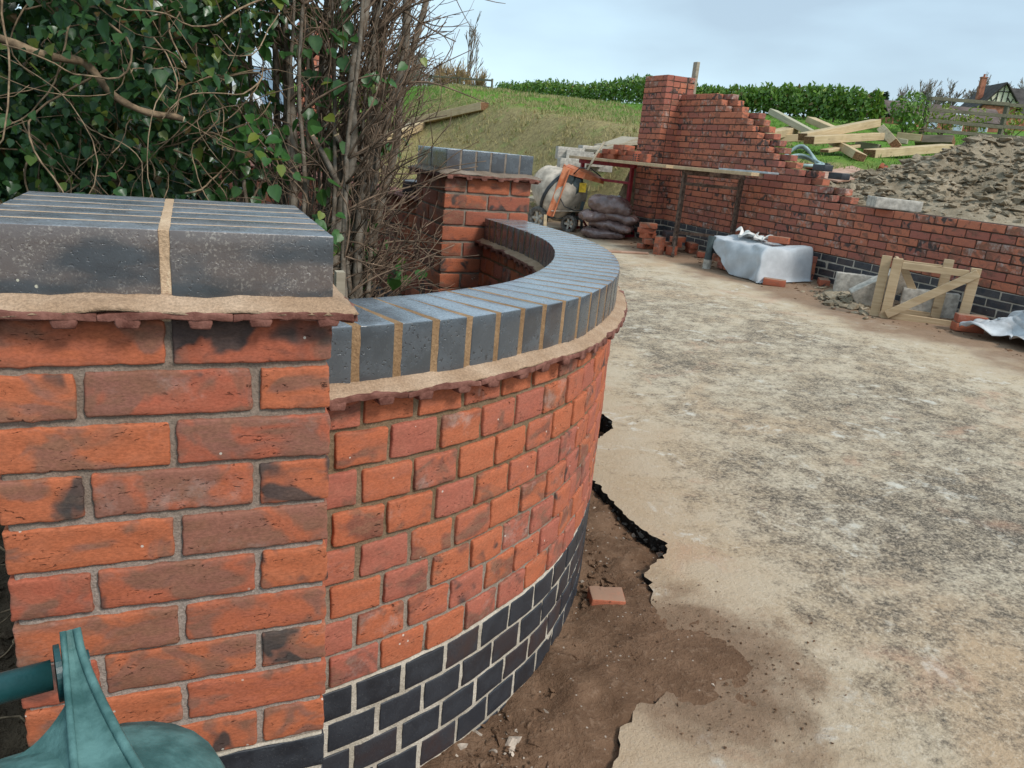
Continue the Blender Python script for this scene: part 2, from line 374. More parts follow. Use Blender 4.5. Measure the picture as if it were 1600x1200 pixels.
M['hose'] = simple('grey_green_hose', (.27, .36, .35), .45, .45, 0, .2, 8)
M['ply'] = simple('plywood_pink', (.44, .245, .165), .8, .2, 0, .25, 7, .001, 60, (.52, .34, .25))
M['bin'] = simple('green_plastic', (.045, .128, .118), .55, .35, 0, .30, 34, .0010, 260, (.105, .215, .20))
M['bindark'] = simple('dark_green_plastic', (.010, .050, .052), .40, .5, 0, .2, 20, .0004, 300)
M['bark'] = simple('grey_bark', (.175, .130, .090), .9, .15, 0, .38, 26, .004, 60, (.235, .20, .16), None)
M['twig'] = simple('twig_bark', (.145, .098, .066), .85, .2, 0, .4, 18)
M['vine'] = simple('vine_bark', (.20, .14, .088), .9, .1, 0, .4, 30, .002, 90)
M['cut'] = simple('cut_wood', (.55, .42, .26), .8, .2)
M['fartwig'] = simple('far_twig', (.20, .165, .14), .9, .1)
M['brownbush'] = simple('brown_bush', (.27, .185, .095), .9, .1, 0, .3, 3)

def leaf_mat(name, c1, c2, c3, rough=.38, trans=.25):
    t = NT(name); r = t.attr(); o = t.obj()
    r1 = t.mth('FRACT', t.mth('MULTIPLY', r, 5.7)); r2 = t.mth('FRACT', t.mth('MULTIPLY', r, 19.1))
    col = t.mix(r1, c1, c2); col = t.mix(t.ss(r2, .86, .93), col, c3); col = t.mix(t.ss(r2, .965, .97), col, (.17, .085, .035))
    col = t.mix(t.mth('MULTIPLY', t.ss(t.noise(o, 60, 3), .4, .7), .3), col, tuple(x*1.6 for x in c2))
    t.fin(col, rough, None, .5)
    tr = t.t.nodes.new('ShaderNodeBsdfTranslucent'); t.put(tr.inputs[0], t.mix(.5, col, (.16, .26, .03)))
    ms = t.t.nodes.new('ShaderNodeMixShader'); ms.inputs[0].default_value = trans
    t.t.links.new(t.b.outputs[0], ms.inputs[1]); t.t.links.new(tr.outputs[0], ms.inputs[2]); t.t.links.new(ms.outputs[0], t.out.inputs['Surface'])
    return t.m
M['ivy'] = leaf_mat('ivy_leaf', (.014, .050, .023), (.048, .118, .030), (.17, .21, .035), .30, .24)
M['shrubleaf'] = leaf_mat('shrub_leaf', (.030, .095, .022), (.055, .14, .03), (.22, .25, .04), .36, .28)
M['laurel'] = leaf_mat('laurel_leaf', (.060, .135, .020), (.15, .27, .035), (.34, .40, .08), .42, .3)
M['yellowleaf'] = leaf_mat('yellow_laurel', (.16, .22, .03), (.26, .30, .05), (.40, .34, .04), .45, .3)
M['conifer'] = leaf_mat('conifer_needles', (.030, .055, .030), (.045, .075, .045), (.06, .09, .06), .7, .1)

# surfaces of the place ------------------------------------------------
def asphalt_mat():
    t = NT('dusty_asphalt'); o = t.obj(); x, y, z = t.sep(o)
    a = t.noise(o, .9, 4, .6, .5); b = t.noise(o, 4.5, 5, .62, .3); c = t.noise(o, 17, 4, .65); d = t.noise(o, 70, 4, .75)
    st = t.voro(o, 150); st2 = t.voro(o, 75, 'F1', 'Color')
    # dust lies thick beside the curved wall and along the far edge, thin where wheels have run
    near = t.ss(t.mth('ADD', x, t.mth('MULTIPLY', y, -.28)), 1.75, .75)
    far = t.ss(x, 3.9, 4.9)
    dx_ = t.mth('SUBTRACT', x, 2.6); dy_ = t.mth('SUBTRACT', y, .15); mid = t.ss(t.mth('SQRT', t.mth('ADD', t.mth('MULTIPLY', dx_, dx_), t.mth('MULTIPLY', dy_, dy_))), 1.7, .35)
    dust = t.mth('ADD', t.mth('MULTIPLY', near, .36), t.mth('MULTIPLY', far, .22))
    dust = t.mth('SUBTRACT', dust, t.mth('MULTIPLY', mid, .07))
    v = t.mth('ADD', t.mth('ADD', t.mth('MULTIPLY', a, .38), t.mth('MULTIPLY', b, .50)), t.mth('ADD', t.mth('MULTIPLY', c, .64), t.mth('MULTIPLY', d, .66)))
    v = t.mth('ADD', v, dust)
    k = t.ss(v, .86, 1.26)
    tar = t.mix(t.ss(st, .1, .6), (.27, .22, .170), (.100, .083, .066)); tar = t.mix(t.ss(d, .45, .68), tar, (.40, .325, .24))
    du = t.mix(t.ss(b, .35, .65), (.50, .38, .252), (.56, .46, .335)); du = t.mix(t.ss(a, .5, .7), du, (.49, .345, .22)); du = t.mix(t.mth('MULTIPLY', t.ss(d, .5, .72), .45), du, (.66, .60, .50))
    du = t.mix(t.mth('MULTIPLY', near, t.mth('ADD', .25, t.mth('MULTIPLY', b, .7))), du, (.43, .305, .20))
    col = t.mix(k, tar, du)
    # white mortar splashes, orange brick dust
    wv = t.mth('MULTIPLY', t.ss(t.noise(o, 3.3, 5, .7, 1.0), .55, .68), t.ss(c, .42, .6)); col = t.mix(t.mth('MULTIPLY', wv, .75), col, (.66, .62, .54))
    ov = t.ss(t.noise(t.vm('ADD', o, (3.3, 9.1, 0.)), 2.1, 5, .65, .8), .56, .72); col = t.mix(t.mth('MULTIPLY', ov, t.mth('ADD', .25, t.mth('MULTIPLY', c, .5))), col, (.50, .29, .19))
    # soil tracked over the broken edge and along the far wall
    e1 = t.mth('DIVIDE', t.mth('SUBTRACT', x, 1.06), .26); e2 = t.mth('DIVIDE', t.mth('SUBTRACT', y, .28), .29)
    blob = t.mth('SQRT', t.mth('ADD', t.mth('MULTIPLY', e1, e1), t.mth('MULTIPLY', e2, e2)))
    sm = t.ss(t.mth('ADD', blob, t.mth('MULTIPLY', t.mth('SUBTRACT', b, .5), 2.2)), 1.60, .60)
    fs = t.ss(t.mth('ADD', t.mth('SUBTRACT', x, t.mth('MULTIPLY', t.mth('SUBTRACT', t.noise(o, 1.6, 4), .5), 1.3)), t.mth('MULTIPLY', t.mth('SUBTRACT', b, .5), .5)), 4.65, 5.05)
    soil = t.mix(t.ss(c, .3, .7), (.140, .082, .050), (.215, .130, .082))
    col = t.mix(t.mth('MULTIPLY', sm, .80), col, soil); col = t.mix(t.mth('MULTIPLY', fs, .85), col, t.mix(.35, soil, (.36, .22, .14)))
    dk = t.mth('MULTIPLY', t.ss(t.noise(o, 130, 2, .6), .60, .68), t.mth('SUBTRACT', 1.0, t.mth('MULTIPLY', k, .75))); col = t.mix(t.mth('MULTIPLY', dk, .6), col, (.045, .040, .036))
    n = t.bump(t.noise(o, 240, 3, .75), .0030, .8); n = t.bump(d, .006, .8, n); n = t.bump(c, .010, .5, n)
    return t.fin(col, .93, n, .12)
M['asphalt'] = asphalt_mat()
M['tar'] = simple('tar_edge', (.018, .017, .016), .9, .2, 0, .4, 60, .006, 120)
def soil_mat(name, c1, c2, c3, sc=1.0):
    t = NT(name); o = t.obj(); a = t.noise(o, 6*sc, 5, .65); b = t.noise(o, 45*sc, 4, .7); c = t.noise(o, 170*sc, 3, .7)
    col = t.mix(t.ss(a, .35, .7), c1, c2); col = t.mix(t.mth('MULTIPLY', t.ss(b, .5, .72), .6), col, c3)
    vd = t.voro(o, 60*sc); vc = t.voro(o, 60*sc, 'F1', 'Color'); stn = t.mth('MULTIPLY', t.ss(vd, .22, .12), t.ss(t.sep(vc)[0], .80, .82)); col = t.mix(stn, col, (.38, .31, .25))
    n = t.bump(b, .012/sc, .8); n = t.bump(c, .004/sc, .8, n)
    return t.fin(col, .96, n, .1)
M['soil'] = soil_mat('red_brown_soil', (.130, .074, .044), (.20, .118, .072), (.27, .175, .115))
M['darksoil'] = soil_mat('dark_garden_soil', (.055, .038, .025), (.095, .065, .042), (.16, .115, .08))
M['spoil'] = soil_mat('clay_spoil', (.235, .185, .125), (.36, .29, .205), (.48, .405, .31), .5)
def ground_mat():
    t = NT('ground_cover'); o = t.obj(); x, y, z = t.sep(o)
    s = t.mth('ADD', t.mth('MULTIPLY', x, .5), t.mth('MULTIPLY', y, .866))
    a = t.noise(o, .35, 4, .6); b = t.noise(o, 2.2, 5, .65); c = t.noise(o, 12, 4, .7)
    nn = t.mth('ADD', t.mth('MULTIPLY', t.mth('SUBTRACT', a, .5), 6.0), t.mth('MULTIPLY', t.mth('SUBTRACT', b, .5), 4.5))
    shift = t.mth('MULTIPLY', t.ss(x, 6.5, 9.0), 12.5)
    g = t.ss(t.mth('ADD', t.mth('ADD', s, nn), shift), 20.0, 25.0)
    dry = t.mix(t.ss(c, .3, .7), (.20, .155, .075), (.34, .275, .125)); dry = t.mix(t.ss(b, .50, .70), dry, (.25, .255, .095))
    grn = t.mix(t.ss(c, .3, .7), (.075, .165, .022), (.135, .25, .035)); grn = t.mix(t.mth('MULTIPLY', t.ss(b, .5, .72), .6), grn, (.24, .27, .07))
    soil = t.mix(t.ss(c, .35, .7), (.15, .10, .06), (.27, .195, .12))
    col = t.mix(g, dry, grn)
    sm = t.ss(t.mth('ADD', t.mth('ADD', s, t.mth('MULTIPLY', nn, .55)), t.mth('MULTIPLY', t.ss(x, 6.0, 6.3), 3.9)), 14.2, 12.6)
    col = t.mix(sm, col, soil)
    lf = t.ss(t.mth('SUBTRACT', t.mth('MULTIPLY', y, .12), x), -1.4, -.4)   # garden soil left of the drive
    near = t.ss(y, 10.0, 8.5)
    col = t.mix(t.mth('MULTIPLY', lf, near), col, t.mix(t.ss(c, .35, .7), (.05, .036, .024), (.10, .07, .045)))
    n = t.bump(c, .05, .8); n = t.bump(t.noise(o, 60, 3, .7), .012, .8, n)
    return t.fin(col, .95, n, .1)
M['ground'] = ground_mat()
# ---------------------------------------------------------------- ground
def sst(a, b, x):
    t = np.clip((x-a)/(b-a), 0, 1); return t*t*(3-2*t)
def U_(s): return np.where(s < 25, 1.0+.11*(s-6.8), 3.0+.03*(np.minimum(s, 45)-25))
def L_(s): return np.where(s < 11.8, -1, .2+.13*(s-11.8))
def drive_z(x): return .03+.048*(x-1.3)
GN1, GN2 = Noise(31, .22, 8), Noise(32, 1.3, 10)
def height(x, y):
    x = np.asarray(x, float); y = np.asarray(y, float); s = .5*x+.866*y
    P = np.stack([x, y, x*0], -1).reshape(-1, 3); n = (GN1(P)*.05+GN2(P)*.02).reshape(x.shape)
    base = np.where(x > 1.05, drive_z(x)-.12, -.12)
    garden = .05+.45*sst(.25, 1.2, y)-.15*sst(3.5, 7, y)+.26*np.exp(-((x-.40)/.36)**2-((y-1.65)/.50)**2)
    gm = np.where(y < 4, sst(.80, .72, x), sst(1.5, .6, x))*sst(.15, .35, y)*np.where((x > -.40) & (y < 1.6), sst(1.42, 1.32, np.hypot(x+.321, y-1.571)), 1.0)
    base = base*(1-gm)+garden*gm
    base = np.where((y > 9.4), np.maximum(base, .06+0*x), base)
    base = np.minimum(base, .80)
    left = np.minimum(np.maximum(base, L_(s)+n), U_(s)+n)
    far = .085*np.clip(s-45, 0, 400)*sst(.75, 1.25, x/np.maximum(y+5, 1.0)); left = left+far
    up = np.maximum(U_(s), .90)+n+far
    w = sst(5.7, 7.4, x+1.7*np.clip((9.3-y)*1.6, 0, 1)); w = np.where(y < 8.6, np.where(x > 6.06, 1.0, 0.0), np.where(x > 5.75, w, w*sst(5.2, 5.75, x)))
    return left*(1-w)+up*w
def hz(x, y): return float(height(np.array([x]), np.array([y]))[0])
def ground_hit(u, v, t0=5, t1=150):
    d = ray(u, v)
    for t in np.arange(t0, t1, .03):
        p = CAMP+d*t
        if p[2] < hz(p[0], p[1]): return p
    return CAMP+d*t1

def axis(segs):
    out = []
    for a, b, st in segs: out += list(np.arange(a, b-1e-6, st))
    return np.array(out+[segs[-1][1]])
gx = axis([(-400, -60, 40), (-60, -12, 4), (-12, -2, .5), (-2, 5.6, .12), (5.6, 6.0, .1), (6.0, 6.12, .06), (6.12, 12, .15), (12, 22, .4), (22, 60, 2), (60, 200, 10), (200, 520, 40)])
gy = axis([(-60, -4, 4), (-4, 0, .4), (0, 13, .12), (13, 24, .22), (24, 45, .7), (45, 100, 4), (100, 520, 30)])
X, Y = np.meshgrid(gx, gy, indexing='ij'); Z = height(X, Y)
nx, ny = X.shape; V = np.stack([X, Y, Z], -1).reshape(-1, 3)
I = np.arange(nx*ny).reshape(nx, ny)
F = np.stack([I[:-1, :-1], I[1:, :-1], I[1:, 1:], I[:-1, 1:]], -1).reshape(-1, 4)
tag(mk('ground', V, F, M['ground'], smooth=True), kind='structure')

# driveway with its broken edge
edge = [(1.70, 2.40), (1.715, 2.18), (1.725, 2.06), (1.727, 2.0), (1.682, 1.891), (1.56, 1.80), (1.46, 1.73), (1.36, 1.58), (1.325, 1.42), (1.30, 1.30), (1.285, 1.17), (1.291, 1.036), (1.305, .94), (1.325, .86), (1.262, .80), (1.19, .745), (1.135, .70), (1.109, .623), (1.075, .525),
        (1.03, .43), (.985, .33), (.93, .235), (.865, .186), (.80, .196), (.775, .165), (.715, .135), (.672, .075), (.619, .021), (.60, -.10), (.52, -.30), (.50, -.6)]
rg = np.random.RandomState(5); E2 = []
for (a, b) in zip(edge[:-1], edge[1:]):
    a, b = np.array(a), np.array(b); L = np.linalg.norm(b-a); k = max(1, int(L/.016))
    for i in range(k):
        t = i/k; p = a+(b-a)*t; nrm = np.array([-(b-a)[1], (b-a)[0]])/L
        E2.append(p+nrm*rg.normal()*.0045+nrm*.007*math.sin(len(E2)*.33+2*math.sin(len(E2)*.11)))
E2.append(np.array(edge[-1]))
poly = [(6.05, -2.5), (6.05, 10.2), (3.0, 10.3), (1.2, 10.2), (1.3, 6), (1.45, 3.2)]+[tuple(p) for p in E2]+[(.5, -2.5)]
bm = bmesh.new(); vs_ = [bm.verts.new((x, y, drive_z(x))) for x, y in poly]; f0 = bm.faces.new(vs_)
ne = len(E2); low = [bm.verts.new((x-.012*0+rg.normal()*.004, y+rg.normal()*.004, drive_z(x)-.10)) for x, y in poly]
for i in range(6, 6+ne):
    j = i+1; bm.faces.new((vs_[i], vs_[j % len(poly)], low[j % len(poly)], low[i])).material_index = 1
bmesh.ops.recalc_face_normals(bm, faces=bm.faces); bmesh.ops.triangulate(bm, faces=[f0])
me = bpy.data.meshes.new('driveway'); bm.to_mesh(me); bm.free(); me.materials.append(M['asphalt']); me.materials.append(M['tar'])
tag(ob('driveway', me), kind='structure')

# soil in the trench along the curved wall
sx = np.arange(-.75, 1.95, .02); sy = np.arange(-1.6, 2.42, .02); X, Y = np.meshgrid(sx, sy, indexing='ij')
P = np.stack([X, Y, X*0], -1).reshape(-1, 3)
cd_ = np.hypot(X+.321, Y-1.571)
Z = -.004-.045*sst(1.62, 1.85, cd_)+(Noise(41, 2.2, 8)(P)*.011+Noise(42, 9, 10)(P)*.0075+Noise(43, 20, 12)(P)*.0050).reshape(X.shape)
er_ = sst(1.0, .62, Y)*sst(1.56, 1.78, cd_); Z = Z+er_*(drive_z(X)-.014+.040)*.9
sp_ = np.exp(-(((X-1.03)/.19)**2+((Y-.30)/.21)**2)**1.2); Z = np.where((sp_ > .02) & (X > .80), np.maximum(Z, drive_z(X)-.010+.017*sp_+.0012*Noise(45, 6, 8)(P).reshape(X.shape)+1.0*(Noise(42, 9, 10)(P)*.003+Noise(43, 22, 12)(P)*.002).reshape(X.shape)), Z)
I = np.arange(X.size).reshape(X.shape)
tag(mk('soil_trench', np.stack([X, Y, Z], -1).reshape(-1, 3), np.stack([I[:-1, :-1], I[1:, :-1], I[1:, 1:], I[:-1, 1:]], -1).reshape(-1, 4), M['soil'], smooth=True), kind='structure')

# ---------------------------------------------------------------- masonry
def put_brick(parent, name, V, F, mat, seed, smooth=True):
    c = V.mean(0); return mk(name, V-c, F, mat, parent, smooth, (seed*.6180339) % 1.0, c)
SEED = [0]
def nseed(): SEED[0] += 1; return SEED[0]

def pier_course(kind):
    A = [(-.1125, -.16875, .215, .1025), (.1125, -.16875, .215, .1025), (-.1125, .16875, .215, .1025), (.1125, .16875, .215, .1025), (-.16875, 0, .1025, .215), (.16875, 0, .1025, .215)]
    return A if kind == 0 else [(-cy, cx, ly, lx) for cx, cy, lx, ly in A]

def build_pier(root, top, rows_red, rows_blue, mat_red, mat_blue, fine, mort, hi, first=0, amp=1.0):
    """square pier 0.44 m in the root's own axes; front is -y; hi(cx, cy) tells which bricks are modelled finely"""
    for k in range(rows_red+rows_blue):
        zc = top-.075*k-.0375; red = k < rows_red
        for cx, cy, lx, ly in pier_course((k+first) % 2):
            s = nseed(); j = RNG.uniform
            lz = .0655 if red else .066
            swap = abs(cy) < .12 and abs(cx) > .1      # side bricks: turn so the outer face gets the relief
            if hi(cx, cy): n = fine
            else: n = (2, 2, 2)
            V, F = hand_brick(lx+j(-.002, .002), ly, lz+j(-.0015, .0015), n, s, .0042 if red else .003, amp if red else .3)
            V = V+np.array([cx, cy+j(-.0015, .0015), zc+j(-.0015, .0015)])
            put_brick(root, 'brick' if red else 'blue_brick', V, F, mat_red if red else mat_blue, s)
    # mortar body, hand pointed so it wavers a little
    for (z0, z1, ins, m) in ((top-.075*rows_red, top, .0065, mort), (top-.075*(rows_red+rows_blue)-.08, top-.075*rows_red, .0030, M['mortarl'])):
        V, F = rbox(.44-2*ins, .44-2*ins, z1-z0, (44, 44, max(4, int((z1-z0)/.012))), .004)
        V = V+np.array([0, 0, (z0+z1)/2]); V[:, 0] += .0011*Noise(61, 14)(V); V[:, 1] += .0011*Noise(62, 14)(V)
        mk('mortar', V, F, m, root, True)

def tile_mesh(w, d, wob=0.0, nib=2, seed=0):
    """creasing tile seen from its nibbed edge (-y), top at z=0"""
    m = MB(); V, F = rbox(w, d, .0105, (14, 4, 1), .0018); V = V.copy()
    V[:, 2] += -.006+(wob*np.cos(V[:, 0]/w*math.pi)-.35)*.009+.001*Noise(seed+70, 12, 6)(V); V[:, 2] += .0009*Noise(seed+71, 45, 8)(V); V[:, 1] += np.where(V[:, 1] < -d/2+.004, .0016*Noise(seed+72, 40, 8)(V), 0); m.add(V, F)
    for i in range(nib):
        x = w*(-.27+.54*i) if nib > 1 else 0
        V, F = rbox(.031, .022, .016, (4, 2, 2), .0035); V = V.copy(); V[:, 0] *= 1-.12*(V[:, 2] < 0); V[:, 0] += RNG.uniform(-.004, .004); V += np.array([x, -d/2+.0112, -.0145+(wob*math.cos(x/w*math.pi)-.35)*.009]); V[:, 2] += .001*Noise(seed+90, 30, 6)(V); m.add(V, F)
    return np.concatenate(m.V), m.F

def ring_fillet(root, r0, z0, r1, z1, mat, n=26):
    """mortar weathering from coping foot down to the tile edge round a square pier"""
    P = []
    for q in range(4):
        a = math.pi/2*q
        for i in range(n):
            t = -1+2*i/n; P.append((t, -1, q))
    V = []; m = len(P); prof = [(r0-.02, z0-.02), (r0-.0005, z0+.0045), (r0+.004, z0), ((r0+r1)/2, (z0+z1)/2+.0015), (r1-.004, z1+.001), (r1-.001, z1-.004), (r1-.03, z1-.012)]
    N_ = Noise(77, 9, 8)
    for r, z in prof:
        for t, s, q in P:
            x, y = t*r, s*r; a = math.pi/2*q; p = np.array([x*math.cos(a)-y*math.sin(a), x*math.sin(a)+y*math.cos(a), z])
            V.append(p)
    V = np.array(V); V[:, 2] += .0022*N_(V)+.0012*Noise(78, 30, 8)(V)
    k = len(prof); F = [(i*m+j, (i+1)*m+j, (i+1)*m+(j+1) % m, i*m+(j+1) % m) for i in range(k-1) for j in range(m)]
    return mk('mortar_fillet', V, F, mat, root, True)

def pier_cap(root, top_brick, cap_bottom, cap_h, mat, mjoint, mfill, along_x=True, over=.033):
    tz = top_brick+.016
    for q in range(4):                                           # three tiles to a side
        a = math.pi/2*q
        for i in range(3):
            w = .1635; V, F = tile_mesh(w, .11, RNG.uniform(.3, .9)*(1 if i % 2 == 0 else .7), 2, nseed())
            V = V+np.array([-.22-over+.5*(2*(.22+over)-3*w)+w*(i+.5), -.22-over+.055, tz+RNG.uniform(-.001, .001)])
            V = np.stack([V[:, 0]*math.cos(a)-V[:, 1]*math.sin(a), V[:, 0]*math.sin(a)+V[:, 1]*math.cos(a), V[:, 2]], 1)
            put_brick(root, 'creasing_tile', V, F, M['tile'], nseed())
    ring_fillet(root, .219, cap_bottom+.006, .22+over+.001, tz+.001, mfill)
    m = MB(); m.box((0, 0, cap_bottom+cap_h/2-.018), (.432, .432, cap_h+.02)); zt_ = cap_bottom+cap_h-.0003
    def jstrip(x0, x1, y0, y1):
        V, F = rbox(x1-x0, y1-y0, cap_h-.002, (12, 12, 4), .0012); V = V+np.array([(x0+x1)/2, (y0+y1)/2, zt_-(cap_h-.002)/2]); V[:, :2] -= .0012*np.sign(V[:, :2])*(np.abs(V[:, :2]) > .2); V[:, 2] += np.where(V[:, 2] > zt_-.003, .0002*Noise(84, 40)(V), 0); V[:, :2] += (.0005*Noise(85, 30)(V))[:, None]
        m.add(V if along_x else np.stack([-V[:, 1], V[:, 0], V[:, 2]], 1), F)
    for i in range(5): jstrip(-.2195, .2195, -.1872+.07488*(i+.5)-.0056, -.1872+.07488*(i+.5)+.0056)
    jstrip(-.0075, .0075, -.2195, .2195)
    m.build('mortar', mjoint, root, False)
    for i in range(6):
        for j in (-1, 1):
            s = nseed(); V, F = rbox(.2135, .0655, cap_h, (10, 4, 5), .0018); V = V.copy()
            V[:, :2] += .0005*NZ[3](V+s)[:, None]
            V = V+np.array([j*.1132, -.1872+.07488*i, cap_bottom+cap_h/2])
            if not along_x: V = np.stack([-V[:, 1], V[:, 0], V[:, 2]], 1)
            put_brick(root, 'coping_brick', V, F, mat, s)

fp = thing('brick_pier', 'brick pier with dusty blue brick cap beside the green bin', 'brick pier', (-.22, .22, 0), 0)
build_pier(fp, 1.05, 10, 5, M['pier'], M['blue'], (16, 3, 7), M['mortar'], lambda cx, cy: cy < -.1)
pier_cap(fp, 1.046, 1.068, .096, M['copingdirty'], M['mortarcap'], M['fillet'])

bp = thing('brick_pier', 'brick pier with clean blue brick cap where the curved wall ends', 'brick pier', (.906+.22*math.cos(.036)-.22*math.sin(.036), 2.369+.22*math.sin(.036)+.22*math.cos(.036), 0), .036)
build_pier(bp, 1.158, 12, 3, M['back'], M['bluefar'], (9, 2, 4), M['mortargrey'], lambda cx, cy: cy < -.1 or cx < -.1, 1)
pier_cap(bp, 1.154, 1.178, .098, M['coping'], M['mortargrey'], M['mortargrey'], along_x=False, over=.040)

# curved wall: outer line
ctrl = [(-.10, .075), (0, .098), (.15, .139), (.30, .198), (.443, .279), (.60, .385), (.725, .505), (.85, .654), (.996, .873), (1.135, 1.15), (1.235, 1.43), (1.285, 1.69), (1.308, 1.96), (1.312, 2.19), (1.312, 2.42)]
def spline(C, per=40):
    C = np.array(C, float); C = np.vstack([2*C[0]-C[1], C, 2*C[-1]-C[-2]]); out = []
    for i in range(1, len(C)-2):
        for t in np.linspace(0, 1, per, endpoint=False):
            a, b, c, d = C[i-1:i+3]; out.append(.5*((2*b)+(-a+c)*t+(2*a-5*b+4*c-d)*t*t+(-a+3*b-3*c+d)*t**3))
    out.append(C[-2]); return np.array(out)
SP = spline(ctrl)
for _ in range(60): SP[1:-1] = (SP[:-2]+2*SP[1:-1]+SP[2:])/4
CUM = np.r_[0, np.cumsum(np.linalg.norm(np.diff(SP, axis=0), axis=1))]; SL = CUM[-1]
S0 = float(np.interp(0.0, SP[:, 0], CUM)); S1 = float(CUM[np.argmin(np.abs(SP[:, 1]-2.369))])
def wpt(s, depth):
    s = np.asarray(s, float); p = np.stack([np.interp(s, CUM, SP[:, 0]), np.interp(s, CUM, SP[:, 1])], -1)
    e = .02; q = np.stack([np.interp(s+e, CUM, SP[:, 0])-np.interp(s-e, CUM, SP[:, 0]), np.interp(s+e, CUM, SP[:, 1])-np.interp(s-e, CUM, SP[:, 1])], -1)
    q /= np.linalg.norm(q, axis=-1)[..., None]; n = np.stack([q[..., 1], -q[..., 0]], -1)
    return p-n*np.asarray(depth)[..., None]
def warp(V):          # local (s, depth, z) -> world
    xy = wpt(V[:, 0], V[:, 1]); return np.stack([xy[:, 0], xy[:, 1], V[:, 2]-.03*np.clip((V[:, 0]-S0)/(S1-S0), 0, 1)], 1)
cw = thing('curved_wall', 'curved brick garden wall with blue brick coping and blue base', 'wall', (.9, .9, 0))
def cput(name, V, F, mat, seed): 
    V = warp(V); c = V.mean(0); return mk(name, V-c, F, mat, cw, True, (seed*.6180339) % 1.0, c-np.array([.9, .9, 0]))
pitch = .1105; ncol = int((S1-S0)/pitch)+1
for k in range(14):
    if k == 0: z0, z1 = .829, .884
    elif k < 9: z0, z1 = .90-.075*(k+1)+.004, .90-.075*k-.0055
    else: z0, z1 = .90-.075*(k+1)+.0045, .90-.075*k-.0045
    if k > 12: continue
    red = k < 8
    for c in range(-1, ncol+1):
        s0 = S0+pitch*c+(.055 if k % 2 else .0)+RNG.uniform(-.002, .002)-.028; s1 = s0+pitch-.0105
        s0c, s1c = max(s0, S0-.035), min(s1, S1+.01)
        if s1c-s0c < .02: continue
        sd = nseed(); far = s0 > S0+1.6
        V, F = hand_brick(s1c-s0c, .205, z1-z0, (3, 2, 2) if far else (7, 2, 5), sd, .0042 if red else .0028, 1.0 if red else .35)
        V = V+np.array([(s0c+s1c)/2, .1025+RNG.uniform(-.0018, .0012)*(1 if red else .4), (z0+z1)/2+RNG.uniform(-.001, .001)])
        cput('brick' if red else 'blue_brick', V, F, M['curve'] if red else M['blue'], sd)
def strip(s0, s1, ds, prof, closed=True):
    """profile (depth, z) swept along the curved wall"""
    ss = np.arange(s0, s1+ds/2, ds); m = len(prof); V = []
    for s in ss:
        for d, z in prof: V.append((s, d, z))
    n = len(ss); F = [(i*m+j, i*m+(j+1) % m, (i+1)*m+(j+1) % m, (i+1)*m+j) for i in range(n-1) for j in range(m if closed else m-1)]
    return np.array(V), F
def vprof(d0, d1, z0, z1, dz):
    zs = np.linspace(z0, z1, max(2, int((z1-z0)/dz))); return [(d0, z) for z in zs]+[(d1, z) for z in zs[::-1]]
for (z0, z1, ins, m) in ((.30, .885, .0065, M['mortarc']), (-.12, .30, .0026, M['mortarl'])):
    V, F = strip(S0-.03, S1+.005, .018, vprof(ins, .205-ins, z0, z1, .014)); V[:, 1] += (.0012*Noise(63, 12)(V)+.0006*Noise(64, 35)(V))*np.where(V[:, 1] < .1, 1, -1)
    V = warp(V); mk('mortar', V-np.array([.9, .9, 0]), F, m, cw, True)
# creasing tiles both sides, fillets, coping
ss = S0-.02; i = 0
while ss < S1-.02:
    w = .163; s = nseed()
    for side in (0, 1):
        V, F = tile_mesh(w-.001, .11, RNG.uniform(.2, .9), 2, s+side); d = V[:, 1]+.055-.036
        if side: d = .205-d
        V = np.stack([V[:, 0]+ss+w/2, d, V[:, 2]+.896+RNG.uniform(-.0015, .0015)], 1); V = V[:, :]
        V[:, 0] = np.clip(V[:, 0], S0-.03, S1)
        if side: F = [f[::-1] for f in F]
        cput('creasing_tile', V, F, M['tile'], s)
    ss += w
for side in (0, 1):
    prof = [(.02, .903), (.0005, .9105), (-.004, .9065), (-.018, .9010), (-.031, .8965), (-.0345, .8925), (.0, .886)]
    if side: prof = [(.205-d, z) for d, z in prof[::-1]]
    V, F = strip(S0-.03, S1, .016, prof, False); V[:, 2] += .0016*Noise(79, 8)(V)+.0009*Noise(80, 28)(V); V[:, 1] += .0012*Noise(81, 18)(V)
    mk('mortar_fillet', warp(V)-np.array([.9, .9, 0]), F, M['fillet'], cw, True)
V, F = strip(S0-.03, S1, .016, [(.008, .89), (.008, 1.000), (.197, 1.000), (.197, .89)]); V[:, 2] += .0003*Noise(82, 20)(V); V[:, 1] += .0004*Noise(83, 20)(V)
mk('mortar', warp(V)-np.array([.9, .9, 0]), F, M['mortarj'], cw, False)
CJ = []; cp_p = .0795; nc = int((S1-S0+.03)/cp_p)
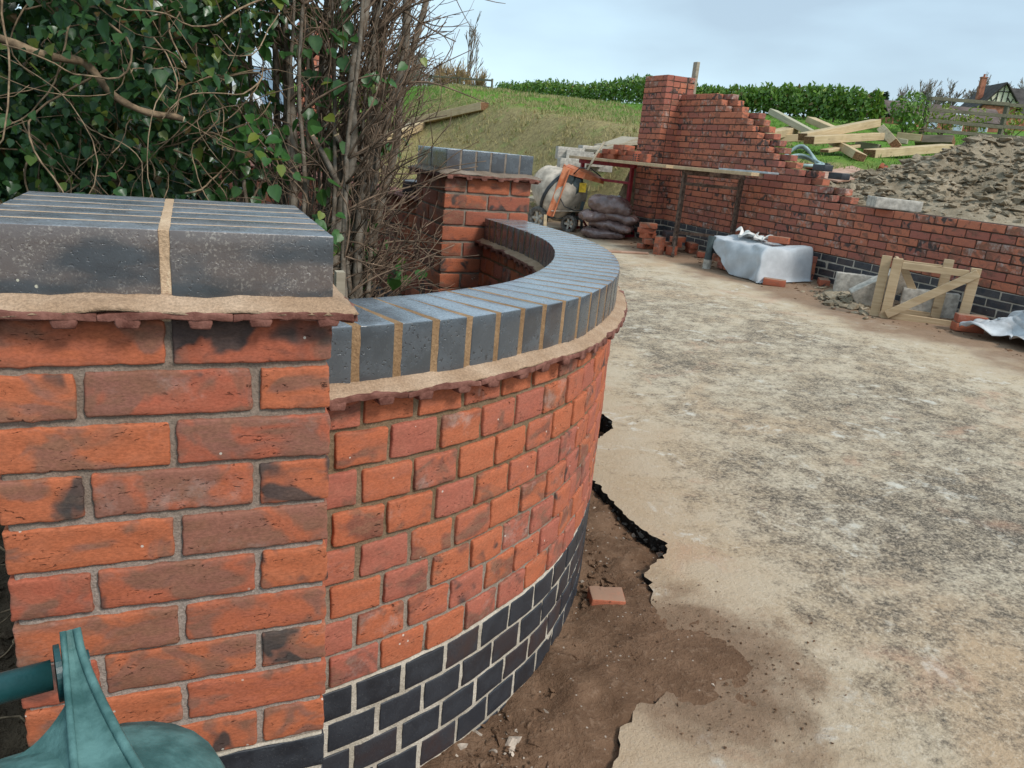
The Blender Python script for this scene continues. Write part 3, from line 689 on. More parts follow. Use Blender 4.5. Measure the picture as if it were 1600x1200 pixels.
for c in range(nc+1):
    s0 = S0-.012+cp_p*c; s = nseed(); e = min(s0+.0655, S1)
    if e-s0 < .01: continue
    V, F = rbox(e-s0, .2055, .104, (3, 8, 4), .0026); V = V.copy(); V[:, :2] += .0004*NZ[4](V+s)[:, None]
    # bricks stay straight sided on a curve: joints open towards the outside
    sc_ = (s0+e)/2; p0 = wpt(np.array([sc_]), np.array([0.0]))[0]; p1 = wpt(np.array([sc_]), np.array([.2]))[0]; nn_ = (p1-p0)/np.linalg.norm(p1-p0); tt_ = np.array([nn_[1], -nn_[0]])
    xy = p0+V[:, :1]*tt_+(V[:, 1:2]+.1027+RNG.uniform(-.0008, .0008))*nn_; W = np.concatenate([xy, V[:, 2:]+.954-.03*(sc_-S0)/(S1-S0)], 1); c_ = W.mean(0)
    CJ.append((p0-tt_*(e-s0)/2, p0+tt_*(e-s0)/2, p0+nn_*.2054-tt_*(e-s0)/2, p0+nn_*.2054+tt_*(e-s0)/2, nn_, -.03*(sc_-S0)/(S1-S0)))
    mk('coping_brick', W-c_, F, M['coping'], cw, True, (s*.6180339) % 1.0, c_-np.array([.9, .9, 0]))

mj = MB()
for A_, B_ in zip(CJ[:-1], CJ[1:]):          # flush wedge of mortar in every joint
    nx_, nyy = 4, 14; V = []; F = []
    for q_, zz in enumerate((.90, 1.0057)):
        for i in range(nyy+1):
            t_ = i/nyy
            for k in range(nx_+1):
                u_t = k/nx_; a0 = A_[1]+(A_[3]-A_[1])*t_; b0 = B_[0]+(B_[2]-B_[0])*t_; p_ = a0+(b0-a0)*(-.12+1.24*u_t)+A_[4]*(.0009*(1-2*t_)+.0003*math.sin(i*2.1+k+A_[5]*900)); V.append((p_[0]-.9, p_[1]-.9, zz+(A_[5]+B_[5])/2+(.00025*math.sin(i*1.7+A_[5]*700) if q_ else 0)))
    w1 = nx_+1; top = w1*(nyy+1)
    for i in range(nyy):
        for k in range(nx_): F.append((top+i*w1+k, top+i*w1+k+1, top+(i+1)*w1+k+1, top+(i+1)*w1+k))
    for k in range(nx_): F.append((k, k+1, top+k+1, top+k)); F.append((nyy*w1+k+1, nyy*w1+k, top+nyy*w1+k, top+nyy*w1+k+1))
    mj.add(V, F)
mj.build('mortar', M['mortarj'], cw, False)

# wall behind the second pier, running off to the left, tiles bedded but no coping yet
wdir = np.array([-.286, .958]); wn_ = np.array([-wdir[1], wdir[0]])      # outward (left) normal
lw = thing('unfinished_wall', 'brick wall topped with bare creasing tiles behind the capped pier', 'wall', (.93, 2.75, 0))
def lput(name, cs, cz, ls, lz, mat, sd, dep=.1025, ch=None, d0=0.0):
    V, F = hand_brick(ls, dep, lz, (4, 1, 2), sd, .004, .8)
    V = V+np.array([cs, dep/2+d0, cz]); xy = V[:, :1]*wdir-V[:, 1:2]*wn_; W = np.concatenate([xy, V[:, 2:]], 1); c = W.mean(0)
    W = W[:, :]; F = [f[::-1] for f in F]
    return mk(name, W-c, F, mat, lw, True, (sd*.618) % 1, c)
for k in range(11):
    cz = 1.005-.075*k-.0375; red = k < 7; s = -.05 if k % 2 else .06
    while s < 3.3:
        head = (int(s*4.3)+k) % 3 == 0; L = .1025 if head else .215
        lput('brick' if red else 'blue_brick', s+L/2, cz, L-.001, .066, M['back'] if red else M['bluefar'], nseed()); s += L+.01
V, F = cube(3.4, .20, 1.02); V = V+np.array([1.62, .006+.1, .49]); xy = V[:, :1]*wdir-V[:, 1:2]*wn_; mk('mortar', np.concatenate([xy, V[:, 2:]], 1), [f[::-1] for f in F], M['mortargrey'], lw)
s = 0.0
while s < 3.2:
    V, F = tile_mesh(.162, .29, .4, 2, nseed()); V = V+np.array([s+.08, .145-.04, 1.021+RNG.uniform(-.002, .002)])
    xy = V[:, :1]*wdir-V[:, 1:2]*wn_; mk('creasing_tile', np.concatenate([xy, V[:, 2:]], 1), [f[::-1] for f in F], M['tile'], lw, True, RNG.random()); s += .163
p = np.array([.93, 2.75])+wdir*.30-wn_*.10; mk('loose_blue_brick', *chamfer(.215, .1025, .066, .003), M['blue'], None, False, .3, (p[0], p[1], 1.056), 1.3)
tag(bpy.data.objects['loose_blue_brick'], 'dark blue brick lying loose on the tiled wall top behind the capped pier', 'brick')

# far right: racked back wall and its tall pier --------------------------------------------------
rw = thing('racked_wall', 'long red brick retaining wall stepping down from a tall pier', 'wall', (5.952, 5, 0))
RB = []                                       # (name, centre, dims, mat, px)
WX = 5.952
ZB = .535; ends = {}
steps = [(2.173, 7.36), (2.107, 7.24), (2.031, 7.13), (1.966, 6.80), (1.894, 6.69), (1.824, 6.58), (1.756, 6.47), (1.676, 6.35), (1.609, 6.25), (1.544, 6.13), (1.47, 6.02), (1.403, 5.67), (1.341, 5.58), (1.265, 5.23), (1.196, 5.13), (1.123, 5.01)]
YN, YF = 1.6, 8.15
for k in range(-5, 22):
    z0 = ZB+.075*k; zc = z0+.0375; red = k >= 0
    if k <= 6: yend = YN
    else:
        i = 21-k
        yend = steps[min(i*len(steps)//15, len(steps)-1)][1]
    y = YF-(.11 if k % 2 else 0.0)
    if k % 2: RB.append(('brick' if red else 'blue_brick', (WX+.051, YF-.0525, zc), (.1025, .1025, .065), red))
    while y > yend+.05:
        L = min(.215, y-yend)
        if L > .04: RB.append(('brick' if red else 'blue_brick', (WX+.051, y-L/2, zc), (.1025, L, .065), red))
        y -= L+.010
    if k > 6:
        RB.append(('brick', (WX+.165, yend-.04, zc), (.1025, .215, .065), True)); RB.append(('brick', (WX+.165, yend+.19, zc), (.1025, .215, .065), True))
    if k == 6:
        y = 5.0
        while y > YN: RB.append(('brick', (WX+.165, y-.1075, zc), (.1025, .215, .065), True)); y -= .225
RB.sort(key=lambda b: -pxsize(b[1], b[2][1]))
variants = {}
def vbrick(dims, var):
    key = (round(dims[0], 3), round(dims[1], 3), round(dims[2], 3), var)
    if key not in variants:
        V, F = chamfer(*dims, .004); V = V.copy(); r = np.random.RandomState(var*7+3); V += r.normal(0, .0012, V.shape)
        me = bpy.data.meshes.new('brick'); me.from_pydata([tuple(map(float, v)) for v in V], [], F); a = me.attributes.new('rnd', 'FLOAT', 'POINT'); a.data.foreach_set('value', np.full(len(V), (var*.6180339+.13) % 1, 'f'))
        variants[key] = me
    return variants[key]
def place_bricks(root, items, mat_red, mat_blue, nmax=300):
    o0 = np.array(root.location); nr = nb = 0; restr, restb = MB(), MB()
    for i, (nm, c, d, red) in enumerate(items):
        var = RNG.randrange(48); cnt = nr if red else nb
        j = np.array([RNG.uniform(-.002, .001), RNG.uniform(-.002, .002), RNG.uniform(-.0015, .0015)])
        if cnt < nmax:
            me = vbrick(d, var+(100 if not red else 0))
            if not me.materials: me.materials.append(mat_red if red else mat_blue)
            ob(nm, me, root, np.array(c)-o0+j)
        else:
            V, F = chamfer(*d, .004); (restr if red else restb).add(V+np.array(c)-o0+j, F, RNG.random())
        if red: nr += 1
        else: nb += 1
    for r_, nm, m in ((restr, 'brickwork', mat_red), (restb, 'blue_brickwork', mat_blue)):
        if r_.V: tag(r_.build(nm, m, root), kind='stuff')
place_bricks(rw, RB, M['far'], M['bluefar'])
m = MB()
for k in range(0, 22):
    z0 = ZB+.075*k
    yend = YN if k <= 6 else steps[min((21-k)*len(steps)//15, len(steps)-1)][1]
    m.box((WX+.108, (yend+.03+YF)/2, z0+.0375-.003), (.20, YF-yend-.06, .0755))
m.build('mortar', M['mortardark'], rw, loc=-np.array([5.952, 5, 0]))
m = MB(); m.box((WX+.108, (YN+YF)/2, ZB-.20), (.212, YF-YN, .394)); m.build('mortar', M['mortarl'], rw, loc=-np.array([5.952, 5, 0]))

def tall_pier(label, x0, y0, top, rows, name='tall_pier', mat=None):
    """0.44 x 0.55 pier, x0,y0 its nearest low corner"""
    r = thing(name, label, 'brick pier', (x0, y0, 0)); B = []
    for k in range(rows+5):
        zc = top-.075*k-.0375; red = k < rows; runA = [.1025, .215, .215] if k % 2 == 0 else [.215, .215, .1025]
        y = y0
        for L in runA:
            for xx in (x0+.051, x0+.44-.051): B.append(('brick' if red else 'blue_brick', (xx, y+L/2, zc), (.1025, L, .065), red))
            y += L+.01
        x = x0+.1125
        for L in ([.1025-.005, .1025-.005] if k % 2 else [.20]):
            for yy in (y0+.051, y0+.5525-.051): B.append(('brick' if red else 'blue_brick', (x+L/2, yy, zc), (L, .1025, .065), red))
            x += L+.01
    B.sort(key=lambda b: -pxsize(b[1], max(b[2])))
    place_bricks(r, B, mat or M['far'], M['bluefar'], 220)
    mb = MB(); zb = top-.075*rows; mb.box((.22, .276, (zb+top)/2-.002), (.428, .54, top-zb-.006)); mb.build('mortar', M['mortardark'], r)
    mb = MB(); mb.box((.22, .276, zb-.2), (.434, .546, .396)); mb.build('mortar', M['mortarl'], r)
    return r
tall_pier('tall red brick pier at the high end of the stepped wall', 5.690, 8.145, ZB+.075*25, 25)
tall_pier('tall red brick pier seen through the bare shrub stems', 1.40, 11.2, 2.80, 31, mat=M['far'])
# ---------------------------------------------------------------- things on the site
def bput(label, c, rotz, dims=(.215, .1025, .065), mat=None, group=None, tilt=(0, 0), name='loose_brick', cat='brick', ch=.004):
    V, F = rbox(*dims, (4, 2, 2), ch); V = V.copy(); s = nseed(); V += .0012*NZ[3](V+s)[:, None]*np.sign(V)
    o = mk(name, V, F, mat or M['loose'], None, True, (s*.618) % 1, c); o.rotation_euler = (tilt[0], tilt[1], rotz)
    return tag(o, label, cat, group)
def dz(x): return drive_z(x)

# post beside the tall pier
d = ray(1089, 97); pt = CAMP+d*(6.26-CAMP[0])/d[0]
m = MB(); m.bar((pt[0], pt[1], 1.2), (pt[0], pt[1], pt[2]), .09, .05, (1, 0, 0), .2, .004)
tag(m.build('timber_post', M['woodgrey']), 'upright sawn timber post standing behind the tall brick pier', 'post')

# trestles, boards
def trestle(name, label, a, b, ztop, mat, mid, feet):
    a, b = np.array(a), np.array(b); t = thing(name, label, 'trestle', (a[0], a[1], a[2])); o = a.copy()
    for p in (a, b):
        m = MB(); m.bar(np.array([p[0], p[1], p[2]])-o, np.array([p[0], p[1], ztop])-o, .05, .05, (1, 0, 0), .1, .004); m.build('leg', mat, t)
    m = MB(); m.bar(np.array([a[0], a[1], ztop-.025])-o+(b-a)*[-.06, -.06, 0], np.array([b[0], b[1], ztop-.025])-o+(b-a)*[.06, .06, 0], .056, .056, (0, 0, 1), .1, .004); m.build('top_rail', mat, t)
    for zz in mid:
        m = MB(); m.bar(np.array([a[0], a[1], zz])-o, np.array([b[0], b[1], zz])-o, .035, .035, (0, 0, 1), .1); m.build('cross_rail', mat, t)
    e = np.array([-(b-a)[1], (b-a)[0], 0]); e /= np.linalg.norm(e)
    for p in (a, b):
        m = MB(); z = np.array([p[0], p[1], p[2]+.02])-o
        m.bar(z-e*feet, z+e*feet, .04, .04, (0, 0, 1), .1); m.bar(z-e*feet*.85, z+np.array([0, 0, .24]), .025, .025, (0, 0, 1), .1); m.bar(z+e*feet*.85, z+np.array([0, 0, .24]), .025, .025, (0, 0, 1), .1)
        m.build('foot', mat, t)
    return t
trestle('trestle', 'dark red steel trestle carrying the boards beside the cement bags', (5.50, 8.42, dz(5.5)), (5.24, 9.42, dz(5.24)), 1.235, M['redmetal'], (.98,), .28)
trestle('trestle', 'rusty brown steel trestle carrying the board end against the wall', (5.30, 6.86, dz(5.3)), (5.84, 6.48, dz(5.84)), 1.235, M['rust'], (1.08, .50), .22)
m = MB(); m.bar((5.28, 9.75, 1.256), (5.24, 7.02, 1.256), .23, .038, (0, 0, 1), .3, .003); m.bar((5.53, 9.7, 1.254), (5.49, 7.05, 1.254), .23, .034, (0, 0, 1), .6, .003)
tag(m.build('scaffold_board', M['wood']), 'pale scaffold boards laid on the red trestle and holding bricks', 'board')
m = MB(); m.bar((5.30, 7.0, 1.256), (5.62, 5.95, 1.262), .23, .038, (0, 0, 1), .8, .003); 
tag(m.build('scaffold_board', M['wood']), 'pale scaffold board reaching from the rusty trestle along the wall', 'board')
m = MB(); m.bar((5.62, 6.55, 1.285), (5.78, 5.88, 1.29), .20, .022, (0, 0, 1), .8, .003)
tag(m.build('metal_plank', M['galv']), 'grey metal plank end lying on the scaffold board by the wall', 'plank')
for i, (y, z, xo, rz) in enumerate([(8.95, 0, 0, .2), (8.82, 0, .02, 1.5), (8.62, 0, 0, 1.5), (8.42, 0, .03, 1.4), (8.22, 0, 0, 1.6), (8.80, 1, 0, 1.45), (8.50, 1, 0, .2), (8.35, 1, 0, 1.5), (8.12, 1, .02, 1.5), (8.30, 2, 0, .3), (8.05, 0, .0, 1.55), (8.52, 2, .02, 1.5)]):
    bput('red brick in the pile stacked on the scaffold boards', (5.30+xo, y, 1.277+.0335+z*.066), rz, mat=M['loose'], group='bricks piled on the boards')
pbk = thing('perforated_brick', 'perforated red brick on edge at the end of the pile on the boards', 'brick', (5.26, 7.74, 1.277))
V, F = chamfer(.215, .065, .1025, .003); mk('body', V, F, M['loose'], pbk, False, .5, (0, 0, .053), 1.50)
m = MB()
for i in range(3):
    for j in range(4): m.box((-.035+.035*i, 0, -.035+.023*j), (.02, .004, .014))
m.build('hole_dark', M['black'], pbk, loc=(-.07, .109, .053));  # flat black plates drawn for the dark inside the perforations
m = MB(); m.tube([at(944, 222, 10.7), at(932, 240, 10.65), at(918, 266, 10.6)], .017, 8)
tag(m.build('tool_handle', M['woodgrey'], smooth=True), 'wooden tool handle leaning on the red trestle above the mixer', 'tool')

# cement mixer --------------------------------------------------------
mx = thing('cement_mixer', 'orange cement mixer with a dusty drum parked beside brown bags', 'cement mixer', (4.98, 9.30, dz(4.98)-.02), -YAW)
ax = np.array([-.62, .52, .42]); ax /= np.linalg.norm(ax); u_ = np.cross(ax, (0, 0, 1)); u_ /= np.linalg.norm(u_); v_ = np.cross(ax, u_)
Mx = np.eye(4); Mx[:3, 0], Mx[:3, 1], Mx[:3, 2] = u_, v_, ax; Mx[:3, 3] = np.array([-.10, .10, .52])
m = MB(); m.lathe([(.02, -.34), (.20, -.33), (.30, -.27), (.355, -.16), (.375, -.02), (.370, .06), (.345, .16), (.29, .30), (.235, .40), (.24, .415), (.215, .41), (.26, .29), (.31, .16)], 32, Mx, cap=False)
dr = m.build('drum', M['drum'], mx, True)
m = MB(); m.lathe([(.378, -.035), (.390, -.03), (.390, .015), (.374, .02)], 32, Mx, cap=False); m.build('gear_ring', M['black'], dr, True)
# orange yoke and hood
def plate(m, pts, th):
    P = np.array(pts, float); n = np.cross(P[1]-P[0], P[2]-P[0]); n /= np.linalg.norm(n); k = len(P); V = np.vstack([P+n*th/2, P-n*th/2])
    m.add(V, [tuple(range(k)), tuple(range(2*k-1, k-1, -1))]+[(i, i+k, (i+1) % k+k, (i+1) % k) for i in range(k)])
m = MB()
plate(m, [(-.08, -.20, .93), (-.02, .16, .96), (.28, .18, .90), (.52, -.02, .80), (.50, -.14, .78), (.22, -.25, .86)], .012)
plate(m, [(-.08, -.20, .93), (.22, -.25, .86), (.50, -.14, .78), (.50, -.15, .74), (.20, -.265, .79), (-.06, -.215, .84)], .012)
m.build('motor_hood', M['orange'], mx)
m = MB(); m.bar((-.06, -.22, .92), (-.24, -.27, .22), .10, .04, (0, 1, 0), .2, .004); m.bar((-.01, -.235, .90), (-.19, -.285, .22), .02, .10, (0, 1, 0), .4, .003); m.build('yoke_arm', M['orange'], mx)
m = MB(); m.bar((-.20, .34, .60), (-.05, .20, .94), .08, .04, (0, 1, 0), .2, .004); m.build('yoke_arm', M['orange'], mx)
m = MB(); m.bar((.02, -.14, .86), (-.08, -.16, .44), .16, .16, (0, 1, 0), .2, .03); m.bar((.14, -.12, .80), (.05, -.14, .50), .14, .18, (0, 1, 0), .3, .03); m.build('motor_housing', M['motor'], mx)
m = MB(); m.box((.20, -.215, .66), (.10, .006, .13), None, .2); m.build('warning_sticker', M['yellow'], mx); m = MB(); m.box((-.045, -.262, .555), (.09, .006, .08), None, .7); m.build('warning_sticker', M['yellow'], mx)
m = MB(); m.tube([(.05, -.24, .84), (.12, -.30, .93), (.28, -.28, .94), (.44, -.22, .84)], .009, 6); m.build('cable', M['black'], mx, True); m = MB(); m.tube([(-.12, -.30, .50), (-.04, -.33, .38), (.12, -.30, .33), (.26, -.25, .35)], .008, 6); m.build('cable', M['black'], mx, True)
m = MB(); m.bar((-.30, -.10, .20), (.28, -.10, .22), .05, .05, (0, 0, 1), .1); m.bar((-.28, -.25, .20), (-.28, .30, .20), .04, .04, (0, 0, 1), .1); m.bar((.24, -.20, .20), (.24, .24, .20), .04, .04, (0, 0, 1), .1); m.bar((.12, -.05, .22), (.02, .04, .58), .07, .07, (1, 0, 0), .1); m.bar((.20, -.12, .22), (.24, -.12, .46), .05, .05, (1, 0, 0), .1); m.build('chassis', M['motor'], mx)
plate_m = MB(); plate(plate_m, [(-.22, -.30, .30), (.26, -.26, .33), (.26, .1, .33), (-.22, .08, .30)], .014); plate_m.build('tray', M['drum'], mx)
def wheel(parent, c, r, w, ang):
    Mw = np.eye(4); a = np.array([math.sin(ang), -math.cos(ang), 0]); b = np.cross(a, (0, 0, 1)); Mw[:3, 0], Mw[:3, 1], Mw[:3, 2] = b, np.cross(a, b), a; Mw[:3, 3] = c
    wh = MB(); wh.lathe([(r*.62, -w/2), (r*.92, -w/2), (r, -w*.28), (r, w*.28), (r*.92, w/2), (r*.62, w/2), (r*.62, -w/2)], 24, Mw, cap=False); o = wh.build('wheel', M['rubber'], parent, True)
    wh = MB(); wh.lathe([(.0, -w*.2), (r*.18, -w*.35), (r*.18, w*.35), (.0, w*.2)], 12, Mw, cap=False)
    for k in range(5):
        t = k*2*math.pi/5; dv = Mw[:3, 0]*math.cos(t)+Mw[:3, 1]*math.sin(t); wh.bar(np.array(c)+dv*r*.1, np.array(c)+dv*r*.66, w*.5, r*.16, a, .2)
    wh.build('hub', M['concrete'], o)
wheel(mx, (-.40, -.06, .165), .165, .075, -.55); wheel(mx, (.06, -.20, .13), .13, .07, -.55)
m = MB(); m.bar((-.30, -.32, .24), (-.285, -.34, .0), .045, .03, (0, 1, 0), .2); m.build('stand_leg', M['cut'], mx)
m = MB(); m.bar((.25, -.02, .20), (.27, 0, .0), .04, .03, (0, 1, 0), .2); m.build('stand_leg', M['motor'], mx)

# bags
def bag(label, c, dims, rotz, tilt, seed):
    V, F = rbox(1, 1, 1, (16, 11, 6), .12); V = V*2
    a, b = V[:, 0], V[:, 1]; w = (1-np.abs(a)**3.2)**.55*(1-np.abs(b)**3.2)**.5 if False else np.clip(1-np.abs(a)**4, 0, 1)**.5*np.clip(1-np.abs(b)**4, 0, 1)**.5
    W = np.stack([a*dims[0]/2*(1+.03*np.cos(b*2)), b*dims[1]/2*(1+.04*np.cos(a*3)), V[:, 2]*dims[2]/2*(.10+.90*w)], 1)
    N1, N2 = Noise(seed, 3.2, 8), Noise(seed+5, 11, 10); W[:, 2] += N1(W)*.014+N2(W)*.008; W[:, :2] += (N2(W+3)*.007)[:, None]
    o = mk('cement_bag', W, F, M['bag'], None, True, (seed*.37) % 1, c); o.rotation_euler = (tilt[0], tilt[1], rotz)
    return tag(o, label, 'bag', 'brown bags stacked by the mixer')
g0 = dz(5.15)
bag('brown plastic bag at the very bottom of the stack by the mixer', (5.16, 8.42, g0+.065), (.60, .40, .15), -.5, (0, .02), 11)
bag('brown plastic bag second from the bottom, sticking out towards the wall', (5.25, 8.36, g0+.185), (.60, .40, .14), -.75, (.03, .10), 12)
bag('brown plastic bag in the middle layer on the mixer side of the stack', (5.06, 8.44, g0+.295), (.50, .38, .13), -.2, (.04, -.04), 13)
bag('brown plastic bag in the middle layer on the wall side of the stack', (5.31, 8.30, g0+.305), (.56, .38, .14), -.65, (-.02, .08), 14)
bag('bulging brown plastic bag on top of the stack by the mixer', (5.19, 8.36, g0+.455), (.60, .42, .24), -.5, (.05, .10), 15)

# bricks by the rusty trestle
G1 = 'loose bricks around the rusty trestle'
for lab, x, y, k, rz, tl in [
    ('red brick lying flat on top of the little tower beside the red trestle', 5.22, 7.38, 4, -.35, (0, 0)), ('red brick third up in the little tower beside the red trestle', 5.22, 7.40, 3, -.2, (0, 0)),
    ('red brick second up in the little tower beside the red trestle', 5.26, 7.42, 2, .3, (0, 0)), ('red brick low in the little tower beside the red trestle', 5.24, 7.38, 1, 1.2, (0, 0)), ('red brick at the foot of the little tower beside the red trestle', 5.24, 7.40, 0, .2, (0, 0)),
    ('red brick lying behind the upright brick by the rusty trestle', 5.38, 7.20, 0, .2, (0, 0)), ('red brick bridging two others behind the upright brick', 5.34, 7.12, 1, -.3, (0, 0)), ('red brick on the low heap beside the rusty trestle leg', 5.47, 7.05, 2, .4, (.05, 0)),
    ('red brick under the low heap beside the rusty trestle leg', 5.50, 7.10, 1, 1.1, (0, 0)), ('red brick against the wall behind the rusty trestle leg', 5.66, 7.0, 0, 1.2, (0, 0)), ('red brick laid on another behind the rusty trestle leg', 5.64, 6.98, 1, 1.3, (0, 0)),
    ('dusty red brick half buried at the foot of the rusty trestle', 5.60, 6.60, 0, -.5, (0, .05))]:
    bput(lab, (x, y, dz(x)+.033+.066*k), rz, group=G1, tilt=tl)
bput('red brick standing on end in front of the rusty trestle', (5.13, 6.93, dz(5.13)+.107), .3, (.1025, .085, .215), group=G1)
bput('short red brick standing beside the upright brick by the trestle', (5.27, 6.86, dz(5.27)+.055), .2, (.10, .10, .11), group=G1)
bput('pair of mortar streaked blue bricks beside the rusty trestle', (5.52, 7.22, dz(5.5)+.20), -.3, (.26, .21, .08), M['blue'], G1, name='blue_bricks')
# boards lying on soil
m = MB(); m.bar((4.55, 7.15, dz(4.55)+.012), (5.0, 6.95, dz(5)+.012), .09, .02, (0, 0, 1), .3, .003); tag(m.build('board_offcut', M['ply']), 'thin pinkish board offcut lying on the soil near the trestle', 'board')

# brick stack under grey sheet
st = thing('covered_brick_stack', 'low stack of red bricks half covered by a grey sheet', 'brick stack', (5.55, 5.55, dz(5.55)))
for k in range(4):
    for i in range(3):
        for j in range(4 if k % 2 else 7):
            if k % 2: c, d = (-.33+.225*i+.11, -.35+.225*j, .033+.066*k), (.215, .215, .065)
            else: c, d = (-.33+.225*i+.11, -.40+.1125*j, .033+.066*k), (.215, .1025, .065)
            me = vbrick(d, RNG.randrange(48))
            if not me.materials: me.materials.append(M['far'])
            ob('brick', me, st, c, .02*math.sin(i*3+j))
def cloth(name, label, f, nu, nv, mat, cat='sheet', th=.004):
    U, W = np.meshgrid(np.linspace(0, 1, nu), np.linspace(0, 1, nv), indexing='ij'); V = f(U.ravel(), W.ravel()); I = np.arange(nu*nv).reshape(nu, nv)
    F = np.stack([I[:-1, :-1], I[1:, :-1], I[1:, 1:], I[:-1, 1:]], -1).reshape(-1, 4); o = mk(name, V, F, mat, None, True, 0.3)
    md = o.modifiers.new('thickness', 'SOLIDIFY'); md.thickness = th; return tag(o, label, cat)
def sheet_f(u, v):
    # u runs along the stack (towards the camera), v from the wall side over the top and down the drive side
    y = 5.98-u*1.06; top = .325+dz(5.5)
    L = v*(.98+.10*u); edge_x = .56
    dn = np.clip(L-edge_x, 0, None); flat = np.minimum(L, edge_x)
    hang = .10+.34*np.clip(u*1.9, 0, 1)          # the far corner hangs short and shows the bricks
    dn = dn/.5*hang*1.0
    x = 5.78-flat-.055*np.sin(np.clip(dn/.12, 0, 1)*math.pi/2)-.10*dn; z = top-np.maximum(dn-.02, 0)
    end = sst(.83, 1.0, u); z2 = z-end*.37*(1-np.clip(dn/.4, 0, 1)); y = y+end*.07
    P = np.stack([x, y, z2], 1); n = Noise(111, 1.6, 8)(P)*.022+Noise(112, 5, 8)(P)*.008; P[:, 0] -= np.clip(dn*3, 0, 1)*.025*np.sin(u*17+2*np.sin(u*5))
    P[:, 2] += n*np.where(dn > .02, .3, 1)+.012; P[:, 0] -= np.where(dn > .02, np.abs(n)*1.5, 0)
    P[:, 2] = np.maximum(P[:, 2], drive_z(P[:, 0])+.012); return P
cloth('grey_sheet', 'grey woven sheet draped over the brick stack near the wall', sheet_f, 60, 60, M['sheet'])
m = MB(); m.tube([(5.13, 5.93, dz(5.1)+.10), (5.14, 5.93, dz(5.1)+.36)], .042, 16); pp = m.build('drain_pipe', M['motor'], smooth=False)
tag(pp, 'short dark grey pipe standing at the end of the sheeted brick stack', 'pipe'); m = MB(); m.tube([(5.13, 5.93, dz(5.1)-.01), (5.13, 5.93, dz(5.1)+.102)], .046, 16); m.build('pipe_collar', M['concrete'], pp)
bput('dusty red brick weighing down the top of the grey sheet', (5.62, 5.42, dz(5.6)+.385), -.9)
def rag_f(u, v):
    x = 5.50+(u-.5)*.22+.05*np.sin(v*9); y = 5.72+(v-.5)*.34+.03*np.sin(u*11); P = np.stack([x, y, u*0], 1); P[:, 2] = dz(5.55)+.37+.03*np.abs(Noise(115, 5, 8)(P))+.03*np.sin(u*13)*np.sin(v*9); return P
cloth('white_rag', 'crumpled white rag on top of the grey sheet', rag_f, 30, 30, M['white'], 'rag')
bput('single red brick lying on the soil in front of the grey sheet', (5.22, 4.92, dz(5.2)+.034), -.75)
bput('dusty brick end poking out beside the grey sheet at the wall', (5.80, 4.86, dz(5.8)+.03), .9)

# rubble of dropped mortar
def lump(rs, r, sq=.6):
    V = rs.normal(size=(10, 3)); V /= np.linalg.norm(V, axis=1)[:, None]; bm = bmesh.new()
    for v in V: bm.verts.new(tuple(v*r*rs.uniform(.75, 1.2)*np.array([1.25, .9, sq])))
    bmesh.ops.convex_hull(bm, input=bm.verts); bm.verts.index_update(); Vv = np.array([v.co[:] for v in bm.verts]); Ff = [tuple(v.index for v in f.verts) for f in bm.faces]; bm.free(); return Vv, Ff
LUMPS = [lump(np.random.RandomState(i), 1.0) for i in range(40)]
def scatter(m, rs, pts, rmin, rmax, sink=.3, sq=1.0):
    for p in pts:
        V, F = LUMPS[rs.randint(40)]; r = rmin*(rmax/rmin)**(rs.rand()**2.0); a = rs.rand()*6.28; c, s = math.cos(a), math.sin(a)
        W = V*r*np.array([1, 1, sq]); W = np.stack([W[:, 0]*c-W[:, 1]*s, W[:, 0]*s+W[:, 1]*c, W[:, 2]], 1); m.add(W+p+np.array([0, 0, r*(.5-sink)]), F, rs.rand())
rs = np.random.RandomState(3); m = MB(); pts = []
for _ in range(170):
    a, b = rs.normal(0, .20), rs.normal(0, .11); x, y = 5.33+a*.45+b*.8, 4.12+a*1.1-b*.3; pts.append((x, y, dz(x)+max(0, .07-.25*abs(a)-.3*abs(b))))
scatter(m, rs, pts, .02, .085, .3, .8)
tag(m.build('mortar_rubble', M['spoil']), 'low heap of broken mortar lumps by the concrete blocks', 'rubble', None, 'stuff')
# concrete blocks
def block(label, c, rot, dims=(.44, .10, .215)):
    V, F = rbox(*dims, (10, 3, 5), .006); V = V.copy(); s = nseed(); V += .0015*NZ[3](V+s)[:, None]*np.sign(V)
    o = mk('concrete_block', V, F, M['concrete'], None, True, (s*.618) % 1, c); o.rotation_euler = rot; return tag(o, label, 'concrete block')
block('grey concrete block standing on edge against the wall behind the leaning block', (5.66, 4.30, dz(5.66)+.105), (0, 0, -.70), (.40, .10, .215))
block('grey concrete block leaning at an angle against the timber frame', (5.44, 3.85, dz(5.44)+.17), (.25, -.62, -.62))
block('grey concrete block standing on edge behind the timber frame', (5.68, 3.52, dz(5.68)+.105), (0, 0, -.75))
block('pale concrete block lying across the top of the brick wall', (6.03, 4.42, 1.063+.052), (0, .02, -.42), (.44, .215, .10))
